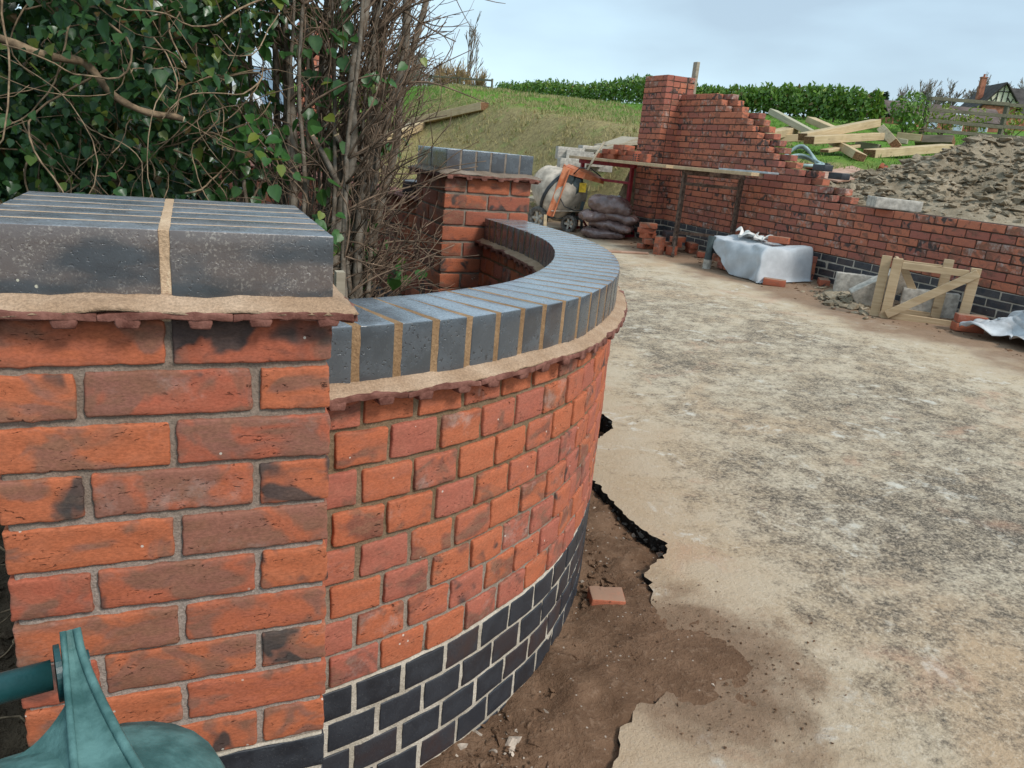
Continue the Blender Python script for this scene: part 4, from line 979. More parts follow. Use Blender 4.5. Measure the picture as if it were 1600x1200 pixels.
# timber frame
fr = thing('batten_crate', 'open box frame of pale battens with a diagonal brace standing on the soil', 'crate', (5.19, 3.50, dz(5.19)), math.atan2(-.40, .40))
def batten(a, b, w=.05, h=.03, up=(0, 1, 0), nm='batten'):
    m = MB(); L = np.linalg.norm(np.array(b)-np.array(a)); m.bar(a, b, w, h, up, RNG.random(), .002); m.build(nm, M['wood'], fr)
W_, D_, H_ = .56, .30, .50
for a, b in (((-.005, 0, .0), (-.005, 0, H_)), ((-.085, .035, .0), (-.09, .035, H_+.01)), ((W_, 0, .03), (W_+.005, 0, H_)), ((.02, D_, 0), (.02, D_, H_-.02)), ((W_-.16, D_, .0), (W_-.16, D_, H_+.02))): batten(a, b, .075, .028, nm='post')
for a, b in (((.034, 0, H_-.05), (W_-.04, 0, H_-.05)), ((.034, 0, .03), (W_-.04, 0, .03)), ((.06, D_, H_-.06), (W_-.20, D_, H_-.06)), ((.06, D_, .03), (W_-.20, D_, .03))): batten(a, b, .055, .026, nm='rail')
batten((0, .016, H_-.03), (0, D_-.016, H_-.03), .026, .05, (0, 0, 1), nm='rail')
batten((.0, -.032, .035), (W_+.02, -.032, H_-.035), .065, .028, (0, 1, 0), 'brace'); batten((.08, D_+.032, H_-.10), (.30, D_+.032, .04), .06, .026, (0, 1, 0), 'brace')
bput('lower red brick of the pair beside the timber frame', (5.50, 2.98, dz(5.5)+.034), -.55); bput('upper red brick of the pair beside the timber frame', (5.505, 2.975, dz(5.5)+.101), -.62)
def crumple_f(u, v):
    x = 5.36+u*.55; y = 2.95-v*.95-.12*u; P = np.stack([x, y, u*0], 1); n = Noise(121, 2.6, 8)(P); n2 = Noise(122, 6.5, 10)(P)
    P[:, 2] = drive_z(x)+.03+.085*np.abs(n)*(.5+u)+.03*np.abs(n2)+.16*np.exp(-((u-.55)/.25)**2)*np.exp(-((v-.35)/.3)**2); P[:, 0] += .05*n2; P[:, 1] += .05*n; return P
cloth('crumpled_sheet', 'crumpled pale grey plastic sheet on the soil past the two stacked bricks', crumple_f, 70, 80, M['sheetdirty'])

# soil lumps strewn along the far wall and in the trench
m = MB(); rs = np.random.RandomState(9); pts = []
for _ in range(900):
    x = 5.92-abs(rs.normal(0, .35)); y = rs.uniform(1.7, 9.3); pts.append((x, y, dz(x)))
scatter(m, rs, pts, .006, .03, .5)
tag(m.build('soil_crumbs', M['soil']), 'red brown soil crumbs strewn along the foot of the far wall', 'soil', None, 'stuff')
def in_trench(x, y):
    xe = np.interp(y, [p[1] for p in edge][::-1], [p[0] for p in edge][::-1]); dd = np.hypot(SP[:, 0]-x, SP[:, 1]-y); i = dd.argmin()
    return x < xe-.005 and not (0 < x < 1.3 and (np.hypot(x+.321, y-1.571) < 1.50)) and y > -.9
m = MB(); m2 = MB(); pts = []; pts2 = []
while len(pts) < 4600:
    x, y = rs.uniform(.0, 1.75), rs.uniform(-.9, 2.1)
    if in_trench(x, y): pts.append((x, y, -.012-.03*float(sst(1.62, 1.85, np.hypot(x+.321, y-1.571)))))
scatter(m, rs, pts[:3900], .003, .019, .35); tag(m.build('soil_crumbs', M['soil']), 'loose soil crumbs in the trench beside the curved wall', 'soil', None, 'stuff')
M['gravelstone'] = simple('small_stones', (.36, .29, .23), .9, .15, 0, .4, 30, .001, 200)
scatter(m2, rs, pts[3900:4600], .003, .012, .3); tag(m2.build('gravel', M['gravelstone']), 'small pale grit scattered in the soil trench', 'gravel', None, 'stuff')
m = MB(); pts3 = []
for _ in range(900):
    x, y = rs.uniform(.6, 4.8), rs.uniform(-.6, 5.5)
    if not in_trench(x, y) and np.hypot(x+.321, y-1.571) > 1.7: pts3.append((x, y, dz(x)))
scatter(m, rs, pts3, .002, .007, .2); tag(m.build('grit', M['gravelstone']), 'fine grit lying on the dusty driveway', 'gravel', None, 'stuff')
for i, (u, v, r) in enumerate([(968, 1056, .011), (875, 1101, .012), (853, 1113, .013), (902, 1121, .010), (884, 1058, .009), (803, 1165, .022), (820, 1098, .007), (1010, 832, .020), (1036, 868, .024), (990, 838, .012), (688, 1178, .016), (722, 1172, .018), (700, 1190, .014), (985, 852, .012), (870, 1035, .012)]):
    p = onz(u, v, -.02); V, F = LUMPS[i]; tag(mk('stone', V*r, F, M['gravelstone'], None, False, rs.rand(), p+np.array([0, 0, r*.3])), 'small pale stone lying on the soil beside the curved wall', 'stone', 'stones on the soil')
m = MB(); pts = []
for _ in range(420):
    q = E2[rs.randint(len(E2))]
    if q[1] < .55 and rs.rand() < .7: continue
    pts.append((q[0]-abs(rs.normal(0, .02))+.004, q[1]+rs.normal(0, .01), drive_z(q[0])-rs.uniform(.0, .07)))
scatter(m, rs, pts, .004, .017, .4); tag(m.build('tar_crumbs', M['tar']), 'black crumbs broken from the driveway edge', 'rubble', None, 'stuff')
m = MB(); pts = []
for _ in range(650):
    x, y = 1.07+rs.normal(0, .15), .30+rs.normal(0, .16)
    if x > .85: pts.append((x, y, drive_z(x)+.002))
scatter(m, rs, pts, .0012, .0055, .35); tag(m.build('soil_crumbs', M['soil']), 'soil crumbs spilled over the broken driveway edge', 'soil', None, 'stuff')
p = onz(947, 936, .0); bput('broken half brick lying on soil near the curved wall base', (p[0], p[1], -.004), -.30, (.108, .074, .052), M['loose'], None, (.06, .04))
m = MB(); c0 = [onz(u, v, -.012) for u, v in ((876, 1044), (905, 1042), (935, 1034), (958, 1022), (968, 1020))]; m.tube(c0, .0012, 5); M['straw'] = simple('straw', (.55, .44, .14), .7, .2); tag(m.build('straw_stalk', M['straw']), 'yellow straw stalk lying on the brown soil', 'straw')

# spoil heap ---------------------------------------------------------
hx = np.arange(6.14, 12.2, .07); hy = np.arange(1.4, 8.6, .07); X, Y = np.meshgrid(hx, hy, indexing='ij'); P = np.stack([X, Y, X*0], -1).reshape(-1, 3)
heap_h = .66
def heap_z(X, Y):
    X = np.asarray(X, float); Y = np.asarray(Y, float); P = np.stack([X, Y, X*0], -1).reshape(-1, 3)
    r = np.sqrt(((X-9.0)/2.75)**2+((Y-5.25)/1.75)**2); n = (Noise(131, .55, 8)(P)*.10+Noise(132, 1.8, 10)(P)*.055+Noise(133, 5, 12)(P)*.026).reshape(X.shape)
    g = height(X, Y); e = np.clip(1-r, 0, 1)
    low = .12*sst(6.05, 6.9, X)*sst(5.8, 4.6, Y)*sst(9, 7.5, X)
    return g-.03+(heap_h*e**1.05*(1+.8*n)+n*.8*np.clip(e*4, 0, 1)+low*(1+3*n))
Z = heap_z(X, Y); I = np.arange(X.size).reshape(X.shape)
sh = thing('spoil_heap', 'heap of dug clay and clods behind the low brick wall', 'soil heap', (8.7, 5.3, 1.2))
mk('heap', np.stack([X-8.7, Y-5.3, Z-1.2], -1).reshape(-1, 3), np.stack([I[:-1, :-1], I[1:, :-1], I[1:, 1:], I[:-1, 1:]], -1).reshape(-1, 4), M['spoil'], sh, True)
m = MB(); pts = []
xs, ys = rs.uniform(6.2, 11, 15000), rs.uniform(2.0, 7.2, 15000); zz = heap_z(xs, ys); kk = 0
for x, y, z in zip(xs, ys, zz):
    r = math.hypot((x-9.0)/2.75, (y-5.25)/1.75)
    if rs.rand() < (1.0 if r < .95 else .22): pts.append((x-8.7, y-5.3, z-1.2))
scatter(m, rs, pts[:9000], .012, .085, .3, .85)
tag(m.build('clods', M['spoil'], sh), kind='stuff')

# sleepers: pile on the grass
def timber(label, a, b, w=.20, h=.10, up=(0, 0, 1), mat='sleeper', group='timbers in the pile on the grass', name='timber_sleeper'):
    a, b = np.array(a), np.array(b); c = (a+b)/2; L = np.linalg.norm(b-a); x = (b-a)/L; y = np.cross(up, x); y /= np.linalg.norm(y); z = np.cross(x, y)
    t = thing(name, label, 'timber', c, 0, group); t.matrix_world = Matrix(((x[0], y[0], z[0], c[0]), (x[1], y[1], z[1], c[1]), (x[2], y[2], z[2], c[2]), (0, 0, 0, 1)))
    s = RNG.random(); V, F = chamfer(L, w, h, .006); mk('beam', V, F, M[mat], t, False, s)
    for sg in (-1, 1): V, F = chamfer(.006, w-.012, h-.012, .002); mk('end_grain', V+np.array([sg*(L/2+.001), 0, 0]), F, M['endgrain'] if mat != 'sleepergreen' else M['sleepergreen'], t, False, s)
    return t
UP10 = np.array([0, 0, .09])
timber('greyish beam tilted steeply up to the left out of the timber pile', at(1207, 175, 13.4), at(1268, 208, 12.8), .22, .10, (0, .3, 1), 'sleepergreen')
timber('pale sleeper lowest on the left, end turned to the brick steps', at(1178, 217, 12.2), at(1240, 203, 13.2), .22, .12, (0, 0, 1))
timber('sleeper lying flat under the crossed beams', at(1210, 217, 12.9), at(1300, 213, 12.9), .22, .12, (0, 0, 1))
timber('short pale beam poking up behind the topmost sleeper', at(1266, 187, 13.6), at(1305, 204, 13.1), .2, .10, (0, 0, 1))
timber('long sleeper rising to the right across the top of the pile', at(1254, 214, 12.3), at(1369, 192, 12.9), .20, .12, (0, 0, 1))
timber('long sleeper lying level in front of the rising one', at(1264, 219, 12.0), at(1374, 213, 12.9), .20, .12, (0, 0, 1))
timber('sleeper running out from under the pile with its dark end showing', at(1302, 221, 12.9), at(1343, 245, 11.6), .20, .12, (.3, 0, 1))
timber('short offcut lying behind the end of the running out sleeper', at(1338, 226, 13.2), at(1374, 231, 13.0), .2, .11, (0, 0, 1), 'sleepergreen')
timber('beam propped on its corner at the right side of the pile', at(1379, 203, 13.9), at(1399, 226, 12.6), .16, .14, (.7, 0, .7))
timber('long sleeper lying on the grass at the foot of the spoil heap', at(1358, 240, 12.2), at(1480, 231, 13.6), .22, .13, (0, 0, 1))
timber('thin pale plank lying across the grass below the level sleeper', at(1288, 236, 12.0), at(1338, 228, 12.6), .15, .05, (0, 0, 1))
timber('grey plank half under the propped corner beam', at(1372, 216, 13.4), at(1418, 222, 13.2), .22, .08, (0, 0, 1), 'sleepergreen')
timber('short pale block end beside the long sleeper on the grass', at(1402, 212, 14.4), at(1440, 216, 14.2), .2, .12, (0, 0, 1))
timber('dark wet sleeper tipped on its edge in front of the fence', at(1432, 222, 14.6), at(1490, 222, 14.2), .24, .16, (.2, .6, .8), 'wooddark')
timber('long pale sleeper lying up the grass bank', ground_hit(641, 197)+UP10, ground_hit(757, 172)+UP10, .26, .20, (0, 0, 1), group='timbers on the bank')
timber('second sleeper lower on the bank, half behind the bare shrub', ground_hit(590, 226)+UP10, ground_hit(658, 201)+UP10, .26, .20, (0, 0, 1), group='timbers on the bank')
timber('old grey board lying beside the lower bank sleeper', ground_hit(598, 215)+UP10*.4, ground_hit(650, 194)+UP10*.4, .3, .05, (0, 0, 1), 'woodgrey', group='timbers on the bank')

# hose, ply, bricks on the terrace behind the wall
hp = np.array(ground_hit(1250, 262)); m = MB(); P = []
for i in range(150):
    t = i/150*2*math.pi*4.5; r = .27+.03*math.sin(t*.7); P.append(hp+np.array([r*math.cos(t), r*math.sin(t), .03+.05*(1+math.sin(t+.8))*(.6+.3*math.sin(t*.23))+.22*max(0, math.sin(t+.6))**3*(1 if i > 75 else .25)]))
m.tube(P, .022, 8); tag(m.build('coiled_hose', M['hose'], smooth=True), 'coil of grey green hose lying behind the stepped wall', 'hose')
q = [ground_hit(*p)+np.array([0, 0, .03]) for p in ((1262, 278), (1308, 288), (1378, 280), (1330, 263))]
m = MB(); plate(m, q, .018); tag(m.build('plywood_board', M['ply']), 'pinkish board lying on the soil behind the wall steps', 'board')
h = ground_hit(1268, 264); bput('red perforated brick lying beside the coiled hose', h+np.array([0, 0, .035]), .5, (.215, .1025, .065)); h = ground_hit(1288, 264)
pb2 = thing('perforated_blue_brick', 'blue brick with round holes lying beside the coiled hose', 'brick', h, .6); V, F = chamfer(.215, .1025, .065, .003); mk('body', V, F, M['blue'], pb2, False, .2, (0, 0, .045))
for i in range(3): m = MB(); m.tube([(-.065+.065*i, 0, .0775), (-.065+.065*i, 0, .0805)], .022, 12); m.build('hole_dark', M['black'], pb2)  # black discs on the top face stand for the shade in the perforations
bput('blue brick left on the wall steps below the board', (6.02, 5.42, 1.36+.033), 1.4, mat=M['blue']); bput('second blue brick beside it on the wall steps below the board', (6.05, 5.20, 1.29+.033), 1.45, mat=M['blue'])
h = ground_hit(1378, 270); bput('broken red brick tipped up at the edge of the spoil heap', h+np.array([0, 0, .06]), .8, (.16, .1025, .065), tilt=(.5, .4)); h = ground_hit(1216, 250); bput('weathered red tile offcut on the grass behind the wall steps', h+np.array([0, 0, .03]), .3, (.4, .2, .03))
# blocks and boards stacked beyond the trestle
G2 = 'pale blocks stacked on the bank beyond the trestle'
for i, (u, v, dd, rz) in enumerate([(893, 258, 12.4, .1), (905, 246, 12.5, -.1), (890, 240, 12.6, .05), (920, 250, 12.6, .3), (935, 258, 12.8, 0), (925, 238, 12.9, .2)]):
    p = at(u, v, dd); V, F = rbox(.44, .22, .20, (4, 2, 2), .006); tag(mk('concrete_block', V, F, M['concrete'], None, True, RNG.random(), p, rz-.3), 'pale concrete block in the stack on the bank beyond the mixer', 'concrete block', G2)
for i, (a, b, lab) in enumerate([((928, 236, 12.6), (985, 216, 13.4), 'grey board leaning on the pale blocks left of the tall pier'), ((938, 228, 12.9), (998, 222, 13.3), 'pale board lying flat on the blocks left of the tall pier')]):
    m = MB(); m.bar(at(*a), at(*b), .34, .05, (0, 0, 1), .3*i); tag(m.build('board', M['woodgrey']), lab, 'board')
for i, (a, b, lab) in enumerate([((828, 302, 12.4), (872, 268, 12.9), 'pale plank sloping up the bank behind the drum'), ((830, 290, 12.6), (880, 258, 13.2), 'upper pale plank sloping up the bank behind the drum'), ((828, 312, 12.2), (866, 300, 12.6), 'dirty plank lying at the foot of the bank behind the drum')]):
    m = MB(); m.bar(at(*a), at(*b), .16, .05, (0, 0, 1), .3*i); tag(m.build('plank', M['wood'] if i < 2 else M['woodgrey']), lab, 'plank')

# rotten log inside the curve
V, F = rbox(.40, .12, .035, (22, 8, 3), .008); V = V.copy(); V[:, 1] *= 1-.45*np.clip(V[:, 0]/.2, -1, 1)*.8; V[:, 2] += .010*Noise(141, 7, 8)(V)+.004*Noise(142, 26, 8)(V); V[:, 1] += .012*Noise(143, 8, 8)(V)
o = mk('split_log', V, F, M['woodgrey'], None, True, .4, ground_hit(588, 452, 1.6, 6)+np.array([0, 0, .02])); o.rotation_euler = (.25, .12, -.62); tag(o, 'pale split log lying inside the curved wall', 'log')
q_ = at(531, 424, 1.77); m = MB(); m.bar((q_[0], q_[1], hz(q_[0], q_[1])-.1), q_, .03, .02, (1, 0, 0), .4); tag(m.build('stake', M['woodgrey']), 'small pale stake just behind the dusty pier cap', 'stake')

# green wheeled bin --------------------------------------------------
A = onz(90, 1052, .855); B = onz(0, 1076, .855); e1 = (B-A); e1[2] = 0; e1 /= np.linalg.norm(e1); ang = math.atan2(e1[1], e1[0])+math.pi
bn = thing('wheeled_bin', 'green plastic wheeled bin with hinged lid and round handle bar', 'bin', (A[0], A[1], 0), ang)
# local frame: x to the right along the handle, y away from the viewer; the handle's right end is the origin
m = MB(); zs = [(-.40, .03), (.0, .80), (.012, .83), (.012, .855)]
def ringv(x0, x1, y0, y1, z, r=.05, n=6):
    out = []
    for cx, cy, a0 in ((x1-r, y1-r, 0), (x0+r, y1-r, 90), (x0+r, y0+r, 180), (x1-r, y0+r, 270)):
        for i in range(n+1):
            a = math.radians(a0+90*i/n); out.append((cx+r*math.cos(a), cy+r*math.sin(a), z))
    return out
BR, BL, BY1, BY0 = .082, -.46, -.045, -.50
secs = [(.045, .06, .02), (.03, .04, .06), (.0, .0, .73), (-.018, -.018, .735), (-.018, -.018, .775)]
V = [];
for ins, insy, z in secs: V += ringv(BL+ins, BR-ins, BY0+insy, BY1-insy, z)
k = 28; F = [(i*k+j, i*k+(j+1) % k, (i+1)*k+(j+1) % k, (i+1)*k+j) for i in range(len(secs)-1) for j in range(k)]+[tuple(range(k-1, -1, -1))]
m.add(V, F); m.build('body', M['bin'], bn, True)
V = []; lsec = [(-.024, .772), (-.026, .792), (-.020, .808), (.0, .824), (.03, .841), (.050, .845), (.062, .838), (.12, .850), (.20, .854)]
for ins, z in lsec: V += ringv(BL+ins, BR-ins, BY0+ins, BY1-ins, z, max(.012, .075-ins*.2))
F = [(i*k+j, i*k+(j+1) % k, (i+1)*k+(j+1) % k, (i+1)*k+j) for i in range(len(lsec)-1) for j in range(k)]+[tuple(range((len(lsec)-1)*k, len(lsec)*k))]
ld = mk('lid', V, F, M['bin'], bn, True)
# hinge lug: a tall web standing on the lid with a flared rib on each side
def lug(x):
    n = 18; T = np.linspace(0, 1, n); yy = .008-.205*T**1.1; zz = .888-.050*T**.50; xl = x-.005-.010*T; xr = x+.005+.034*T**1.5+.005*T
    m = MB(); V = []
    for k in range(n):
        mid = (xl[k]+xr[k])/2
        V += [(xl[k], yy[k], zz[k]), (mid, yy[k]+.001, zz[k]-.0035*min(1, T[k]*4)), (xr[k], yy[k], zz[k]), (xr[k]-.001, yy[k]+.022, zz[k]-.05), (xl[k]+.001, yy[k]+.022, zz[k]-.05)]
    F = [(k*5+c, (k+1)*5+c, (k+1)*5+(c+1) % 5, k*5+(c+1) % 5) for k in range(n-1) for c in range(5)]+[(4, 3, 2, 1, 0)]
    m.add(V, F); a = m.build('hinge_lug', M['bin'], bn, False)
    for xs_, rr in ((xl, .0032), (xr, .0040)):
        m = MB(); m.tube(np.stack([xs_, yy, zz+.0005], 1), np.linspace(rr*.8, rr, n), 8); m.build('rib', M['bin'], a, True)
    # saddle sweeping from the lug down to the lid on the far side
    m = MB(); V = []; q = 10
    for k in range(n):
        for w in range(q):
            t = w/(q-1); V.append((xl[k]-t*.042, yy[k]*1.0-.012*t, zz[k]*(1-t)**2.2+(1-(1-t)**2.2)*(.832-.004*T[k]) if k > 4 else zz[k]-.0-t*0 if t == 0 else zz[4]*(1-t)**2.2+(1-(1-t)**2.2)*.832))
    m.add(V, [(k*q+w, k*q+w+1, (k+1)*q+w+1, (k+1)*q+w) for k in range(5, n-1) for w in range(q-1)]); m.build('saddle', M['bin'], a, True)
    return a
lug(.012); lug(-.42)
m = MB(); m.tube([(-.004, 0, .855), (-.42, 0, .855)], .0125, 20); hb = m.build('handle_bar', M['bindark'], bn, True)
for x in (.001, -.41): m = MB(); m.tube([(x-.0022, 0, .855), (x+.0022, 0, .855)], .0235, 32); m.build('bar_flange', M['bindark'], bn)
m = MB(); m.tube([(.016, 0, .855), (.024, 0, .855)], .013, 16); m.build('hinge_pin', M['bindark'], bn)
for x in (-.44, .035): 
    Mw = np.eye(4); Mw[:3, :3] = np.array([[0, 0, 1], [1, 0, 0], [0, 1, 0]]); Mw[:3, 3] = (x, -.06, .1)
    w_ = MB(); w_.lathe([(.0, -.025), (.09, -.025), (.10, -.015), (.10, .015), (.09, .025), (.0, .025)], 24, Mw, cap=False); w_.build('wheel', M['rubber'], bn, True)
# ---------------------------------------------------------------- plants
def leaf_shape(kind):
    if kind == 'ivy': pts = [(0, 0), (.30, .02), (.52, .20), (.40, .42), (.26, .72), (0, 1.0), (-.26, .72), (-.40, .42), (-.52, .20), (-.30, .02)]
    elif kind == 'heart': pts = [(0, 0), (.24, -.02), (.42, .22), (.36, .52), (.17, .80), (0, 1.0), (-.17, .80), (-.36, .52), (-.42, .22), (-.24, -.02)]
    else: pts = [(0, 0), (.16, .2), (.20, .5), (.13, .8), (0, 1.0), (-.13, .8), (-.20, .5), (-.16, .2)]
    V = [(x, y, .16*abs(x)-.10*y*y) for x, y in pts]; c = len(V); V.append((0, .45, -.06)); n = len(pts)
    return np.array(V), [(i, (i+1) % n, c) for i in range(n)]
LS = {k: leaf_shape(k) for k in ('ivy', 'heart', 'lance')}
def leaf_simple():
    V = np.array([(0, 0, 0), (.2, .5, .04), (0, 1, -.08), (-.2, .5, .04)]); return V, [(0, 1, 2), (0, 2, 3)]
LS['diamond'] = leaf_simple()
def basis(n, tip):
    z = n/np.linalg.norm(n); y = tip-z*(tip@z); y /= np.linalg.norm(y)+1e-9; return np.stack([np.cross(y, z), y, z], 1)
def in_blob(rs, c, r, shell=.0):
    while True:
        p = rs.uniform(-1, 1, 3); d = np.linalg.norm(p)
        if shell < d < 1: return np.array(c)+p*np.array(r), d

rs = np.random.RandomState(21)
ivy = thing('ivy_thicket', 'dense dark ivy thicket with tangled stems behind the dusty pier', 'ivy', (-.9, 2.0, .45))
O = np.array([-.9, 2.0, .45])
blobs = [((-1.15, 2.15, 1.35), (1.15, .75, 1.15), 6500), ((-.55, 1.75, 1.75), (.62, .52, .62), 4200), ((-.20, 1.95, 1.95), (.42, .45, .48), 2600), ((-.95, 1.45, .85), (.7, .45, .5), 1500), ((-.30, 2.1, 1.25), (.45, .35, .32), 650), ((-1.4, 1.6, 2.2), (1.0, .6, .6), 3000), ((.02, 2.0, 2.25), (.35, .4, .35), 700)]
back = [((-1.3, 2.9, 1.2), (1.5, .5, 1.3), 5200), ((-.55, 2.75, 1.5), (.55, .4, 1.0), 2200), ((-2.4, 2.0, 1.4), (1.0, .9, 1.4), 2600)]
L = []
for c, r, n in blobs:
    for _ in range(n):
        p, d = in_blob(rs, c, r)
        if p[1] < .62 or p[2] < .35: continue
        if p[1] < 1.95 and ((p[0]+.98)/.42)**2+((p[2]-1.52)/.42)**2 < 1 and rs.rand() < .88: continue
        if p[1] < 1.7 and ((p[0]+.62)/.30)**2+((p[2]-1.22)/.22)**2 < 1 and rs.rand() < .7: continue
        nrm = np.array([rs.normal(0, .75), -.7+rs.normal(0, .55), .5+rs.normal(0, .6)]); tip = np.array([rs.normal(0, .5), rs.normal(-.2, .3), -1.0])
        L.append((p, basis(nrm, tip), rs.uniform(.016, .038)*(1.45 if rs.rand() < .22 else 1), rs.rand(), 'ivy' if rs.rand() < .6 else 'heart'))
for c, r, n in back:
    for _ in range(n):
        p, d = in_blob(rs, c, r)
        if p[2] < .2: continue
        nrm = np.array([rs.normal(0, .6), -.9+rs.normal(0, .5), .3+rs.normal(0, .5)]); tip = np.array([rs.normal(0, .5), rs.normal(-.2, .3), -1.0]); L.append((p, basis(nrm, tip), rs.uniform(.05, .085), rs.rand()*.8, 'heart'))
L.sort(key=lambda l: -pxsize(l[0], l[2]) + (300 if abs((l[0]-CAMP)@CR/((l[0]-CAMP)@CF)) > .70 else 0))
lm = {}
for k in ('ivy', 'heart'):
    for i in range(8):
        me = bpy.data.meshes.new('leaf'); V, F = LS[k]; me.from_pydata([tuple(v) for v in V], [], F); a = me.attributes.new('rnd', 'FLOAT', 'POINT'); a.data.foreach_set('value', np.full(len(V), (i*.618+.2) % 1, 'f')); me.materials.append(M['ivy']); me.polygons.foreach_set('use_smooth', [True]*len(me.polygons)); lm[(k, i)] = me
m = MB()
for i, (p, B, s, r, k) in enumerate(L):
    if i < 300:
        o = bpy.data.objects.new('leaf', lm[(k, int(r*8) % 8)]); COL.objects.link(o); o.parent = ivy; q = p-O
        o.matrix_local = Matrix([[B[a][b]*s for b in range(3)]+[q[a]] for a in range(3)]+[[0, 0, 0, 1]])
    else: V, F = LS[k]; m.add((V*s)@B.T+p-O, F, r)
tag(m.build('foliage', M['ivy'], ivy, True), kind='stuff')
def wander(rs, p, d, L, n, curl, grav=0.0):
    P = [np.array(p, float)]; d = np.array(d, float); d /= np.linalg.norm(d); tw = rs.normal(size=3)
    for _ in range(n):
        tw = tw*.7+rs.normal(size=3)*.7; d = d+tw*curl+np.array([0, 0, grav]); d /= np.linalg.norm(d); P.append(P[-1]+d*L/n)
    return np.array(P)
m = MB()
for i in range(420):                                         # fine tangled vines inside and over the leaves
    c, r, n = blobs[rs.randint(len(blobs))]; p, d = in_blob(rs, c, np.array(r)*1.05); p[1] = max(p[1]-rs.uniform(0, .35), .66)
    P = wander(rs, p, rs.normal(size=3)+np.array([0, 0, -.3]), rs.uniform(.25, .9), 16, .28); P[:, 1] = np.maximum(P[:, 1], .62); m.tube(P-O, np.linspace(1, .45, 17)*rs.uniform(.0011, .0040), 5)
tag(m.build('vines', M['vine'], ivy, True), kind='stuff')
for i, (pp, rr) in enumerate([([(-1.02, 1.25, 2.0), (-.92, 1.22, 1.75), (-.86, 1.2, 1.5), (-.77, 1.22, 1.32), (-.70, 1.22, 1.24)], .013), ([(-.83, 1.35, 1.62), (-.70, 1.32, 1.55), (-.62, 1.34, 1.47), (-.52, 1.40, 1.43), (-.42, 1.42, 1.40), (-.33, 1.46, 1.33), (-.20, 1.5, 1.30)], .013), ([(-1.2, 1.15, 1.95), (-1.0, 1.1, 1.86), (-.75, 1.12, 1.90), (-.6, 1.2, 1.96)], .017),
                               ([(-.70, 1.34, 1.55), (-.63, 1.30, 1.60), (-.55, 1.27, 1.66)], .011), ([(-1.1, 1.2, 1.42), (-.95, 1.22, 1.44), (-.78, 1.26, 1.45), (-.66, 1.3, 1.5)], .011), ([(-1.02, 1.18, 2.1), (-1.0, 1.1, 1.7), (-.97, 1.12, 1.55), (-.93, 1.13, 1.45)], .006)]):
    P = spline([tuple(p) for p in pp], 6) if False else np.array([np.array(pp[0])]) ; C = np.array(pp, float); C = np.vstack([2*C[0]-C[1], C, 2*C[-1]-C[-2]]); Q = []
    for k in range(1, len(C)-2):
        for t in np.linspace(0, 1, 7, endpoint=False): a, b, c, d = C[k-1:k+3]; Q.append(.5*((2*b)+(-a+c)*t+(2*a-5*b+4*c-d)*t*t+(-a+3*b-3*c+d)*t**3))
    Q.append(C[-2]); Q = np.array(Q); Q += np.stack([Noise(150+i+j*9, 5, 6)(Q)*.012 for j in range(3)], 1)
    m = MB(); m.tube(Q-O, np.linspace(1, .7, len(Q))*rr*(1+.12*np.sin(np.arange(len(Q))*1.9)), 9); st_ = m.build('stem', M['vine'], ivy, True)
    m = MB(); e = Q[-1]-Q[-2]; e /= np.linalg.norm(e); m.tube([Q[-1]-O, Q[-1]-O+e*.003], rr*.72, 9); m.build('cut_end', M['cut'], st_)

# bare many stemmed shrub
shb = thing('bare_shrub', 'leafless grey shrub of many upright stems inside the curved wall', 'shrub', (.25, 2.0, .45)); O = np.array([.25, 2.0, .45])
rs = np.random.RandomState(33); tw = MB(); lf = []
for i in range(34):
    t = (i+rs.uniform(-.4, .4))/33; ub = 408+165*t; big = rs.rand() < .22
    ut = 372+235*t**1.25+rs.normal(0, 22); dp = 2.75+rs.uniform(-.22, .45)
    a = at(ub, 430, dp); a[2] = .42; b = at(ut, -190, dp+rs.uniform(-.25, .3)); n = 22
    P = np.array([a+(b-a)*s for s in np.linspace(0, 1, n)]); bow = rs.normal(0, .05)+.05*(t-.35); sgn = np.sin(np.linspace(0, math.pi, n))[:, None]
    P += sgn*bow*CR*np.array([1, 1, 0])*-1; P += np.stack([Noise(200+i*3+j, 1.7, 5)(P)*.018 for j in range(3)], 1)
    r0 = rs.uniform(.014, .022) if big else rs.uniform(.005, .011)
    R = r0*(1-.55*np.linspace(0, 1, n)); m = MB(); m.tube(P-O, R*(1+.06*np.sin(np.arange(n)*2.3+i)), 8); m.build('stem', M['bark'], shb, True)
    for k in range(20 if t > .45 else 8):
        j = rs.randint(2, n-2); side = 1 if rs.rand() < (.25+.7*t) else -1; out = CR*side*rs.uniform(.3, 1.0)+np.array([0, 0, rs.uniform(.15, 1.0)])+(-CF*.35*rs.normal())
        tl = rs.uniform(.14, .50)*(.60+.35*t); Q = wander(rs, P[j], out, tl, 9, .10, .045 if j > 6 else -.01); tw.tube(Q-O, np.linspace(1, .35, 10)*rs.uniform(.0026, .0055), 5)
        for q in range(rs.randint(2, 6)):
            jj = rs.randint(2, 9); d = Q[jj]-Q[jj-1]; d = d/np.linalg.norm(d)+rs.normal(0, .55, 3)+np.array([0, 0, .25]); S = wander(rs, Q[jj], d, rs.uniform(.05, .20), 5, .12, .05); tw.tube(S-O, np.linspace(1, .4, 6)*rs.uniform(.0014, .0026), 4)
            if rs.rand() < .3:
                d2 = S[3]-S[2]; d2 = d2/np.linalg.norm(d2)+rs.normal(0, .6, 3); S2 = wander(rs, S[3], d2, rs.uniform(.03, .09), 3, .1, .05); tw.tube(S2-O, .0012, 3)
        if t < .60 and rs.rand() < .85: lf.append(Q[-1])
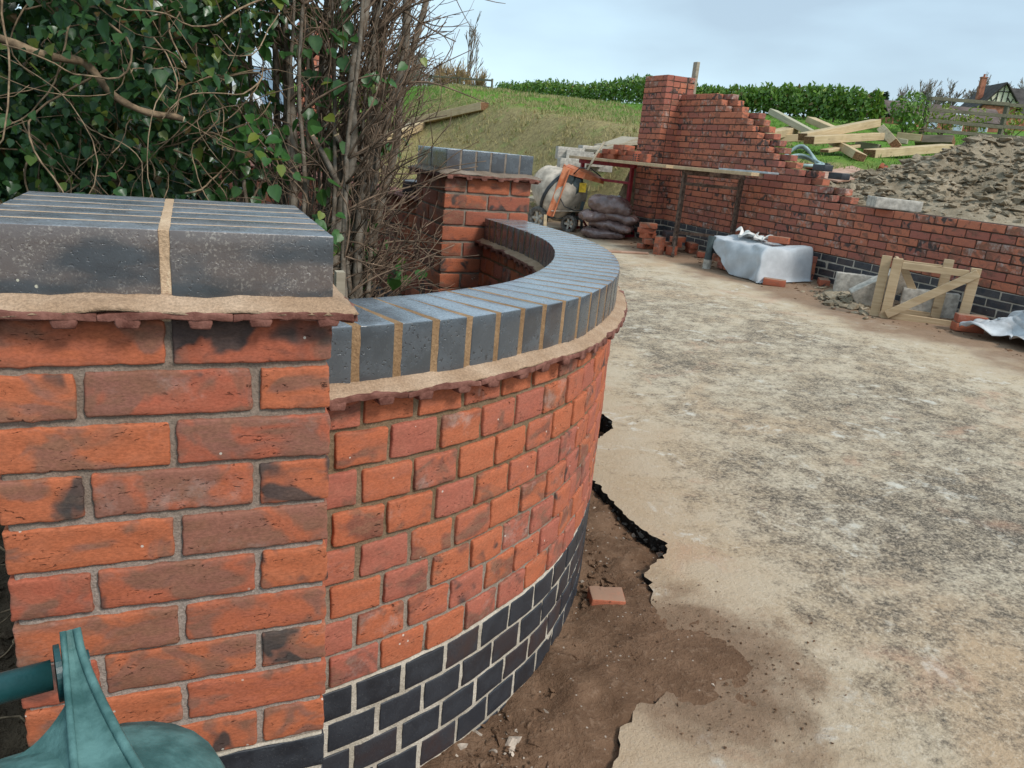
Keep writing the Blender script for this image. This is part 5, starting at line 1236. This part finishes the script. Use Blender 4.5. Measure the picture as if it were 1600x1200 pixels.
for ub, ut, ud, rr, bw in ((505, 655, 2.75, .022, .05), (545, 690, 2.95, .017, .03), (470, 600, 2.65, .019, .04), (520, 640, 3.05, .020, .02)):
    a = at(ub, 430, ud); a[2] = .42; b = at(ut, -190, ud-.1); P = np.array([a+(b-a)*s for s in np.linspace(0, 1, 24)]); P += np.sin(np.linspace(0, math.pi, 24))[:, None]*bw*CR*np.array([1, 1, 0]); P += np.stack([Noise(300+ub+j, 1.9, 5)(P)*.02 for j in range(3)], 1)
    m = MB(); m.tube(P-O, rr*(1-.4*np.linspace(0, 1, 24)), 10); st_ = m.build('stem', M['bark'], shb, True)
    k_ = 9; q = wander(rs, P[k_], CR*rs.uniform(-1, 1)+np.array([0, 0, .9]), .22, 6, .08); m = MB(); m.tube(q-O, np.linspace(1, .8, 7)*rr*.6, 9); m.build('side_branch', M['bark'], st_, True); e_ = q[-1]-q[-2]; e_ /= np.linalg.norm(e_); m = MB(); m.tube([q[-1]-O, q[-1]-O+e_*.003], rr*.47, 9); m.build('cut_end', M['cut'], st_)
for i in range(34):                                        # dry fine twigs low on the wall side
    a = at(rs.uniform(520, 612), rs.uniform(280, 400), rs.uniform(2.9, 3.2)); tw.tube(wander(rs, a, CR*rs.uniform(-1, .8)+np.array([0, 0, rs.uniform(-.6, .7)])-CF*.3*rs.normal(), rs.uniform(.10, .34), 8, .2, -.02)-O, np.linspace(1, .4, 9)*rs.uniform(.0012, .003), 4)
for i in range(210):                                        # thin straight shoots fanning up and out over the curve
    f_ = rs.rand(); a = at(520+90*f_+rs.normal(0, 16), 270-310*rs.rand(), rs.uniform(2.6, 3.1)); d0 = CR*rs.uniform(.1, .9)+np.array([0, 0, rs.uniform(.5, 1.3)])-CF*.4*rs.normal()
    Q = wander(rs, a, d0, rs.uniform(.12, .36), 8, .06, .03); tw.tube(Q-O, np.linspace(1, .35, 9)*rs.uniform(.0018, .0038), 5)
    for q in range(3): S = wander(rs, Q[rs.randint(3, 8)], d0/np.linalg.norm(d0)+rs.normal(0, .45, 3), rs.uniform(.04, .13), 4, .1, .05); tw.tube(S-O, .0012, 3)
tag(tw.build('twigs', M['twig'], shb, True), kind='stuff')
m = MB(); cnt = 0
for p in lf:
    for q in range(rs.randint(3, 9)):
        c = p+rs.normal(0, .035, 3); nrm = np.array([rs.normal(0, .5), -.7+rs.normal(0, .4), .5+rs.normal(0, .4)]); tip = np.array([rs.normal(0, .6), rs.normal(0, .3), -.9]); V, F = LS['heart']; m.add((V*rs.uniform(.030, .062))@basis(nrm, tip).T+c-O, F, rs.rand())
tag(m.build('foliage', M['shrubleaf'], shb, True), kind='stuff')

# ground litter left of the dusty pier and behind it: fine roots
m = MB()
for i in range(70):
    p = np.array([rs.uniform(-1.1, -.46), rs.uniform(.15, .9), 0]); p[2] = hz(p[0], p[1])+.01; m.tube(wander(rs, p, rs.normal(size=3)*[1, 1, .4], rs.uniform(.08, .3), 8, .3), rs.uniform(.001, .003), 4)
tag(m.build('roots', M['vine'], None, True), 'fine dry roots hanging from the soil left of the dusty pier', 'roots', None, 'stuff')
m = MB(); pts = []
for _ in range(700):
    x, y = rs.uniform(-1.2, -.445), rs.uniform(-.1, 1.1); pts.append((x, y, max(hz(x, y), -.01)))
scatter(m, rs, pts, .006, .035, .3); tag(m.build('soil_clods', M['darksoil']), 'dark soil clods on the slope left of the dusty pier', 'soil', None, 'stuff')

# laurel hedge beyond the bank
def hedge(label, a, b, h, d, n, name='laurel_hedge', mat='laurel', seed=1, bottom=.05):
    rs = np.random.RandomState(seed); a, b = np.array(a, float), np.array(b, float); t = thing(name, label, 'hedge', (a[0], a[1], hz(*a))); o = np.array(t.location); L = np.linalg.norm(b-a); e = (b-a)/L; nn = np.array([-e[1], e[0]]); m = MB()
    for i in range(n):
        s = rs.uniform(0, L); bush = .5+.5*math.cos(s/.8*2*math.pi+math.sin(s)); hh = h*(.82+.14*bush+.10*math.sin(s*.9)+rs.normal(0, .05)); q = rs.uniform(-1, 1); z = rs.uniform(bottom, 1)**.8*hh; w = d*(.8+.2*bush)*math.sqrt(max(.05, 1-(z/hh)**4))
        p = a+e*s+nn*q*w; g = hz(p[0], p[1]); P = np.array([p[0], p[1], g+z])-o
        nrm = np.array([*(-nn*.2+nn*q*.9), .35])+rs.normal(0, .5, 3); tip = rs.normal(0, .5, 3)+np.array([0, 0, .75]); V, F = LS['diamond']; V = V*np.array([1.35, 1, 1]); m.add((V*rs.uniform(.11, .19))@basis(nrm, tip).T+P, F, rs.rand())
    tag(m.build('foliage', M[mat], t), kind='stuff')
    m = MB()
    for i in range(int(L/.55)):
        p = a+e*(i+.5)*.55; g = hz(p[0], p[1]); m.tube([np.array([p[0], p[1], g-.05])-o, np.array([p[0]+.05*math.sin(i), p[1], g+h*.6])-o], [.03, .012], 5)
    m.build('stems', M['twig'], t); return t
hedge('clipped laurel hedge on the lawn left of the tall brick pier', (16.1, 24.2), (14.5, 37.5), .98, .45, 9500, seed=4)
hedge('clipped laurel hedge on the lawn right of the tall brick pier', (16.75, 15.2), (16.15, 23.6), .86, .45, 8500, seed=5)
def bush(label, c, r, h, n, mat, seed, name='laurel_bush', leaf=.13, cat='shrub'):
    rs = np.random.RandomState(seed); g = hz(c[0], c[1]); t = thing(name, label, cat, (c[0], c[1], g)); m = MB()
    for _ in range(n):
        p, d = in_blob(rs, (0, 0, h*.52), (r, r, h*.52)); 
        if rs.rand() > .35+.65*(math.sin(p[0]*9+p[2]*7)+1)/2: continue
        V, F = LS['diamond']; m.add((V*np.array([1.3, 1, 1])*leaf*rs.uniform(.7, 1.2))@basis(p-np.array([0, 0, h*.3])+rs.normal(0, .3, 3), rs.normal(0, .5, 3)+np.array([0, 0, .8])).T+p, F, rs.rand())
    tag(m.build('foliage', M[mat], t), kind='stuff'); m = MB()
    for k in range(6): m.tube(wander(rs, (0, 0, -.03), (rs.normal(0, .5), rs.normal(0, .5), 1), h*.8, 6, .1), [.02, .018, .015, .012, .01, .008, .005], 5)
    m.build('stems', M['twig'], t)
bush('tall loose laurel bush at the end of the hedge by the fence post', (16.7, 14.1), .50, 1.0, 900, 'laurel', 3)
bush('small yellow green shrub behind the fence next to the laurel bush', (18.1, 14.2), .42, .75, 260, 'yellowleaf', 6)
bush('middle yellow green shrub behind the fence rails', (19.0, 14.0), .40, .78, 240, 'yellowleaf', 7)
bush('thin upright yellow shrub at the fence beside the spoil heap', (20.3, 13.9), .32, 1.0, 200, 'yellowleaf', 8)

# fences
def fence(label, P, h, rails, rw, pw, step=None):
    t = thing('rail_fence', label, 'fence', (P[0][0], P[0][1], hz(*P[0]))); o = np.array(t.location); Q = [np.array([p[0], p[1], hz(*p)])-o for p in P]
    for q in Q: m = MB(); m.bar(q-np.array([0, 0, .1]), q+np.array([0, 0, h]), pw, pw*.8, (1, 0, 0), RNG.random(), .006); m.build('post', M['fence'], t)
    for a, b in zip(Q[:-1], Q[1:]):
        for r in rails: m = MB(); n = np.array([-(b-a)[1], (b-a)[0], 0]); n /= np.linalg.norm(n); off = -n*pw*.5 if (n@CF) > 0 else n*pw*.5; m.bar(a+off+np.array([0, 0, h*r]), b+off+np.array([0, 0, h*r+RNG.uniform(-.02, .02)]), .038, rw, (0, 0, 1), RNG.random(), .004); m.build('rail', M['fence'], t)
fence('weathered post and rail fence past the laurel bush by the spoil heap', [(17.25, 14.05), (19.2, 13.35), (21.15, 12.65), (23.1, 11.95), (25, 11.2)], .92, (.12, .38, .66, .95), .085, .11)
fence('thin dark rail fence on the lawn crest beside the slim bare tree', [(14.3, 38), (13.1, 39.6), (11.9, 41.2), (10.7, 42.8), (9.5, 44.4), (8.0, 46), (6.5, 47.5)], 1.15, (.35, .62, .92), .09, .10)

# bare trees
def bare_tree(label, c, h, seed, spread=.32, lv=4, r0=.06, name='bare_tree', mat='fartwig', stems=1, tmin=.012, group=None):
    rs = np.random.RandomState(seed); g = hz(c[0], c[1]); t = thing(name, label, 'tree', (c[0], c[1], g), 0, group); tr = MB(); cr = MB()
    def grow(p, d, L, r, l):
        n = 5; P = wander(rs, p, d, L, n, .05, .05); (tr if l == 0 else cr).tube(P, np.maximum(np.linspace(1, .6, n+1)*r, tmin*.5), 6 if l == 0 else 3, False)
        if l >= lv: return
        for k in range(rs.randint(3, 6) if l else 8):
            j = rs.randint(2, n+1) if l else rs.randint(1, n+1); dd = P[j]-P[j-1]; dd = dd/np.linalg.norm(dd); v = rs.normal(size=3); v -= dd*(v@dd); v /= np.linalg.norm(v); grow(P[j], dd+v*rs.uniform(.35, .8)*spread*2.2+np.array([0, 0, .12]), L*rs.uniform(.45, .72), r*.55, l+1)
    for s in range(stems): grow((rs.normal(0, .1*(stems > 1)), rs.normal(0, .1*(stems > 1)), -.1), (rs.normal(0, .08+.25*(stems > 1)), rs.normal(0, .08+.25*(stems > 1)), 1), h*(.48 if stems == 1 else .5), r0, 0)
    tr.build('trunk', M[mat], t, True); tag(cr.build('crown', M[mat], t), kind='stuff'); return t
p = at(723, 158, 44); bare_tree('slim leafless tree standing on the lawn crest left of the hedge', (p[0], p[1]), 4.6, 5, .17, 3, .07, tmin=.030)
for i, (u, d, hh, lab) in enumerate([(695, 43, 1.9, 'brown leafless bush left of the slim bare tree'), (742, 43, 1.6, 'brown leafless bush right of the slim bare tree'), (712, 42, 1.7, 'brown leafless bush at the foot of the slim bare tree')]):
    p = at(u, 155, d); bare_tree(lab, (p[0], p[1]), hh*1.15, 40+i, .30, 3, .03, 'bare_bush', 'brownbush', 9, .018)
for i, (u, d, hh) in enumerate([(628, 70, 6.5), (655, 75, 6), (676, 72, 5.2), (640, 62, 4.6)]):
    p = at(u, 150, d); bare_tree('leafless tree in the far group behind the lawn fence', (p[0], p[1]), hh, 60+i, .4, 4, .10, group='bare trees behind the lawn fence', tmin=.035)
GF = 'leafless trees on the skyline by the house'
for i, (u, d, hh) in enumerate([(1265, 120, 6), (1300, 130, 7), (1335, 125, 6.5), (1405, 130, 9), (1432, 120, 9.5), (1470, 135, 7.5), (1500, 130, 7), (1520, 140, 6), (1548, 135, 7.5), (1578, 130, 7), (1600, 125, 7), (1625, 130, 8), (1450, 128, 6.5), (1380, 126, 6)]):
    p = at(u, 190, d); bare_tree('leafless tree on the skyline around the half timbered house', (p[0], p[1]), hh, 80+i, .36, 4, .14, group=GF, tmin=.07)
def conifer(c, h, seed, label, group):
    rs = np.random.RandomState(seed); g = hz(*c); t = thing('conifer', label, 'tree', (c[0], c[1], g), 0, group); m = MB(); m.tube([(0, 0, -.1), (0, 0, h*.95)], [.12, .02], 6); m.build('trunk', M['twig'], t); m = MB()
    for _ in range(420):
        z = rs.rand()**.8; r = (1-z)*h*.26*rs.uniform(.5, 1.0)+.05; a = rs.rand()*6.28; V, F = LS['diamond']; m.add((V*np.array([1.6, 1, 1])*h*.11)@basis(rs.normal(size=3)+np.array([0, 0, 1]), np.array([math.cos(a), math.sin(a), -.25])).T+np.array([math.cos(a)*r*.7, math.sin(a)*r*.7, h*.12+z*h*.85]), F, rs.rand())
    tag(m.build('crown', M['conifer'], t), kind='stuff')
for i, (u, d, hh) in enumerate([(1271, 95, 4.6), (1289, 97, 4.8), (1302, 96, 5.0), (1321, 95, 4.9), (1371, 92, 5.4)]):
    p = at(u, 195, d); conifer((p[0], p[1]), hh*(1.0 if i < 4 else 1.05), 120+i, 'small dark conifer rising above the hedge' if i < 4 else 'broader dark conifer standing alone above the hedge end', 'conifers above the hedge' if i < 4 else None)

# houses ------------------------------------------------------------
M['plaster'] = simple('cream_plaster', (.68, .62, .48), .85, .2, 0, .1); M['beam'] = simple('dark_beam', (.022, .018, .016), .7, .3); M['slate'] = simple('dark_roof', (.060, .052, .048), .8, .2, 0, .25, 1.2, .02, 8); M['roofgrey'] = simple('brown_roof', (.115, .085, .075), .85, .2, 0, .25, .8, .02, 8)
M['brickhouse'] = simple('house_brick', (.30, .12, .075), .9, .15, 0, .3, 3); M['glass'] = simple('window_glass', (.30, .36, .42), .15, .6); M['skylight'] = simple('skylight_glass', (.62, .68, .74), .1, .7)
c = at(1562, 165, 95); g = hz(c[0], c[1]); hs = thing('half_timbered_house', 'half timbered house with cream gable, dark roof and brick chimney', 'house', (c[0], c[1], 0), -YAW-.10)
s = 95/FPX; zE = c[2]; W = 2.15; apex = zE+2.55
def hquad(nm, P, mat, parent=hs, th=.08):
    m = MB(); plate(m, P, th); return m.build(nm, mat, parent)
m = MB(); m.box((0, 3, (g-1+zE)/2), (W*2-.3, 6, zE-g+1)); m.box((6, 4.5, (g-1+zE-.4)/2), (9, 6, zE-.4-g+1)); m.build('wall', M['brickhouse'], hs)
ga = hquad('gable', [(-W, -.05, zE), (W, -.05, zE), (0, -.05, apex)], M['plaster'])
for a, b in [((-W, zE), (W, zE)), ((-.62, zE), (-.62, zE+1.75)), ((0, zE), (0, zE+2.4)), ((.62, zE), (.62, zE+1.75)), ((-.75, zE+1.62), (.75, zE+1.62)), ((-1.35, zE), (-.70, zE+.9)), ((1.35, zE), (.70, zE+.9)), ((-.95, zE), (-1.3, zE+.85)), ((.95, zE), (1.3, zE+.85))]:
    m = MB(); m.bar((a[0], -.12, a[1]), (b[0], -.12, b[1]), .09, .13, (0, 1, 0)); m.build('beam', M['beam'], ga)
for sg in (-1, 1):
    hquad('roof_slope', [(0, -.45, apex+.12), (0, 6, apex+.12), (sg*(W+.45), 6, zE-.38), (sg*(W+.45), -.45, zE-.38)], M['slate'], th=.14)
    m = MB(); m.bar((0, -.48, apex+.02), (sg*(W+.42), -.48, zE-.46), .06, .22, (0, 1, 0)); m.build('barge_board', M['beam'], hs)
hquad('roof_slope', [(.3, 4.5, apex+.05), (10.5, 4.5, apex+.05), (10.5, 1.2, zE-.7), (1.9, 1.2, zE-.7)], M['slate'], th=.14); hquad('roof_slope', [(.3, 4.5, apex+.05), (10.5, 4.5, apex+.05), (10.5, 7.8, zE-.7), (.3, 7.8, zE-.7)], M['slate'], th=.14)
m = MB(); m.box((-1.75, 2.2, apex-.55), (.62, .62, 2.6)); m.box((-1.75, 2.2, apex+.78), (.74, .74, .14)); m.tube([(-1.75, 2.2, apex+.8), (-1.75, 2.2, apex+1.2)], .13, 8); m.build('chimney', M['brickhouse'], hs)
c = at(1470, 172, 80); g = hz(c[0], c[1]); lb = thing('long_low_house', 'long low brown roofed building with two skylights behind the fence', 'house', (c[0], c[1], 0), -YAW-.05); zr = c[2]
m = MB(); m.box((1.0, 3, (g-1+zr-1)/2), (11, 5, zr-1-g+1)); m.build('wall', M['brickhouse'], lb)
rf = hquad('roof', [(-5, .2, zr-.9), (7, .2, zr-.9), (7, 3, zr+.75), (-5, 3, zr+.75)], M['roofgrey'], lb, .12); hquad('roof', [(-5, 5.8, zr-.9), (7, 5.8, zr-.9), (7, 3, zr+.75), (-5, 3, zr+.75)], M['roofgrey'], lb, .12)
for x in (2.2, 3.0): hquad('skylight', [(x, 1.22, zr-.20), (x+.5, 1.22, zr-.20), (x+.75, 1.9, zr+.20), (x+.25, 1.9, zr+.20)], M['skylight'], rf, .06)
for x in (-3.2, -.8, 1.8, 4.4):
    f_ = hquad('window', [(x, .44, zr-2.0), (x+1, .44, zr-2.0), (x+1, .44, zr-1.15), (x, .44, zr-1.15)], M['plaster'], lb, .1); hquad('pane', [(x+.08, .36, zr-1.93), (x+.92, .36, zr-1.93), (x+.92, .36, zr-1.22), (x+.08, .36, zr-1.22)], M['glass'], f_, .04)

# parked van and brick stacks glimpsed through the thicket
c = at(330, 230, 15.5); g = hz(c[0], c[1]); vn = thing('parked_van', 'white van parked beyond the garden, glimpsed through the ivy', 'van', (c[0], c[1], g), -YAW-.15)
M['vanpaint'] = simple('white_paint', (.62, .64, .66), .3, .5, 0, .06); M['vanglass'] = simple('van_glass', (.10, .15, .20), .08, .6)
prof = [(-2.3, .35), (2.25, .35), (2.35, .55), (2.3, .95), (1.55, 1.12), (1.0, 1.85), (.6, 1.95), (-2.2, 1.95), (-2.32, 1.8)]
def extr(pr, y0, y1, ins=.0):
    n = len(pr); V = [(x, y0+(.14 if z > 1.2 else 0), z) for x, z in pr]+[(x, y1-(.14 if z > 1.2 else 0), z) for x, z in pr]; return V, [tuple(range(n)), tuple(range(2*n-1, n-1, -1))]+[(i, i+n, (i+1) % n+n, (i+1) % n) for i in range(n)]
mk('body', *extr(prof, -.85, .85), M['vanpaint'], vn)
for pr in ([(.05, 1.2), (1.32, 1.2), (.92, 1.75), (.05, 1.75)], [(-2.0, 1.2), (-.15, 1.2), (-.15, 1.75), (-2.0, 1.75)]):
    m = MB(); plate(m, [(x, -.80+.09*(z-1.2)/.55, z) for x, z in pr], .05); m.build('side_window', M['vanglass'], vn)
m = MB(); plate(m, [(1.53, -.7, 1.15), (1.53, .7, 1.15), (1.03, .62, 1.84), (1.03, -.62, 1.84)], .04); m.build('windscreen', M['vanglass'], vn)
for x in (-1.5, 1.5): wheel(vn, (x, -.80, .32), .32, .2, 0.0)
for lab, (u, v, dd), nn in (('short stack of red bricks beyond the garden behind the shrub stems', (357, 288, 6.2), (3, 2, 4)), ('small stack of red bricks beside the bank timbers behind the shrub', (556, 262, 7.5), (2, 2, 5))):
    p = at(u, v, dd); t = thing('brick_stack', lab, 'brick stack', (p[0], p[1], hz(p[0], p[1])), -.3); zt = p[2]-hz(p[0], p[1]); k = 0
    while k*.066 < zt+.05:
        for i in range(nn[0]):
            for j in range(nn[1]):
                me = vbrick((.215, .1025, .065), RNG.randrange(48))
                if not me.materials: me.materials.append(M['far'])
                ob('brick', me, t, (.22*(i-nn[0]/2), .107*(j-nn[1]/2), .033+.066*k), .03*math.sin(k*3+i))
        k += 1

# grass on the bank
rs = np.random.RandomState(51)
def blades(n, reg, hmin, hmax, name, label, mat, dens):
    V = []; F = []; R = []; i = 0
    X = rs.uniform(reg[0], reg[1], n); Y = rs.uniform(reg[2], reg[3], n); Zg = height(X, Y); S = .5*X+.866*Y; keep = dens(X, Y, S)
    for x, y, z, k in zip(X, Y, Zg, keep):
        if not k: continue
        r = rs.rand()
        for b in range(3):
            a = rs.rand()*6.28; h = rs.uniform(hmin, hmax); w = h*.16; lean = rs.normal(0, .5, 2)*h; px_, py_ = x+rs.normal(0, .03), y+rs.normal(0, .03)
            V += [(px_-w*math.cos(a), py_-w*math.sin(a), z-.01), (px_+w*math.cos(a), py_+w*math.sin(a), z-.01), (px_+lean[0], py_+lean[1], z+h)]; F.append((i, i+1, i+2)); i += 3; R += [r]*3
    tag(mk(name, V, F, mat, None, False, R), label, 'grass', None, 'stuff')
M['drygrass'] = leaf_mat('dry_grass', (.34, .27, .13), (.42, .355, .17), (.22, .25, .08), .8, .3); M['greengrass'] = leaf_mat('green_grass', (.075, .165, .022), (.12, .23, .03), (.26, .28, .07), .7, .3)
cl = Noise(161, .5, 8)
blades(15000, (2.5, 11, 10.5, 26), .04, .11, 'dry_grass', 'short dry grass growing on the bank', M['drygrass'], lambda X, Y, S: (S > 12.6) & (S < 24.5) & ((X < 7.5) | (S > 13)) & (cl(np.stack([X*2, Y*2, X*0], 1))+rs.normal(0, .7, len(X)) > -.3) & ((X < 6) | (Y > 9)))
blades(13000, (5, 19, 6.0, 30), .03, .08, 'green_grass', 'short green grass on the lawn and round the timbers', M['greengrass'], lambda X, Y, S: np.where(X > 8.0, S > 10.0, S > 21.5+rs.normal(0, 1.5, len(X))) & (X > 6.3))
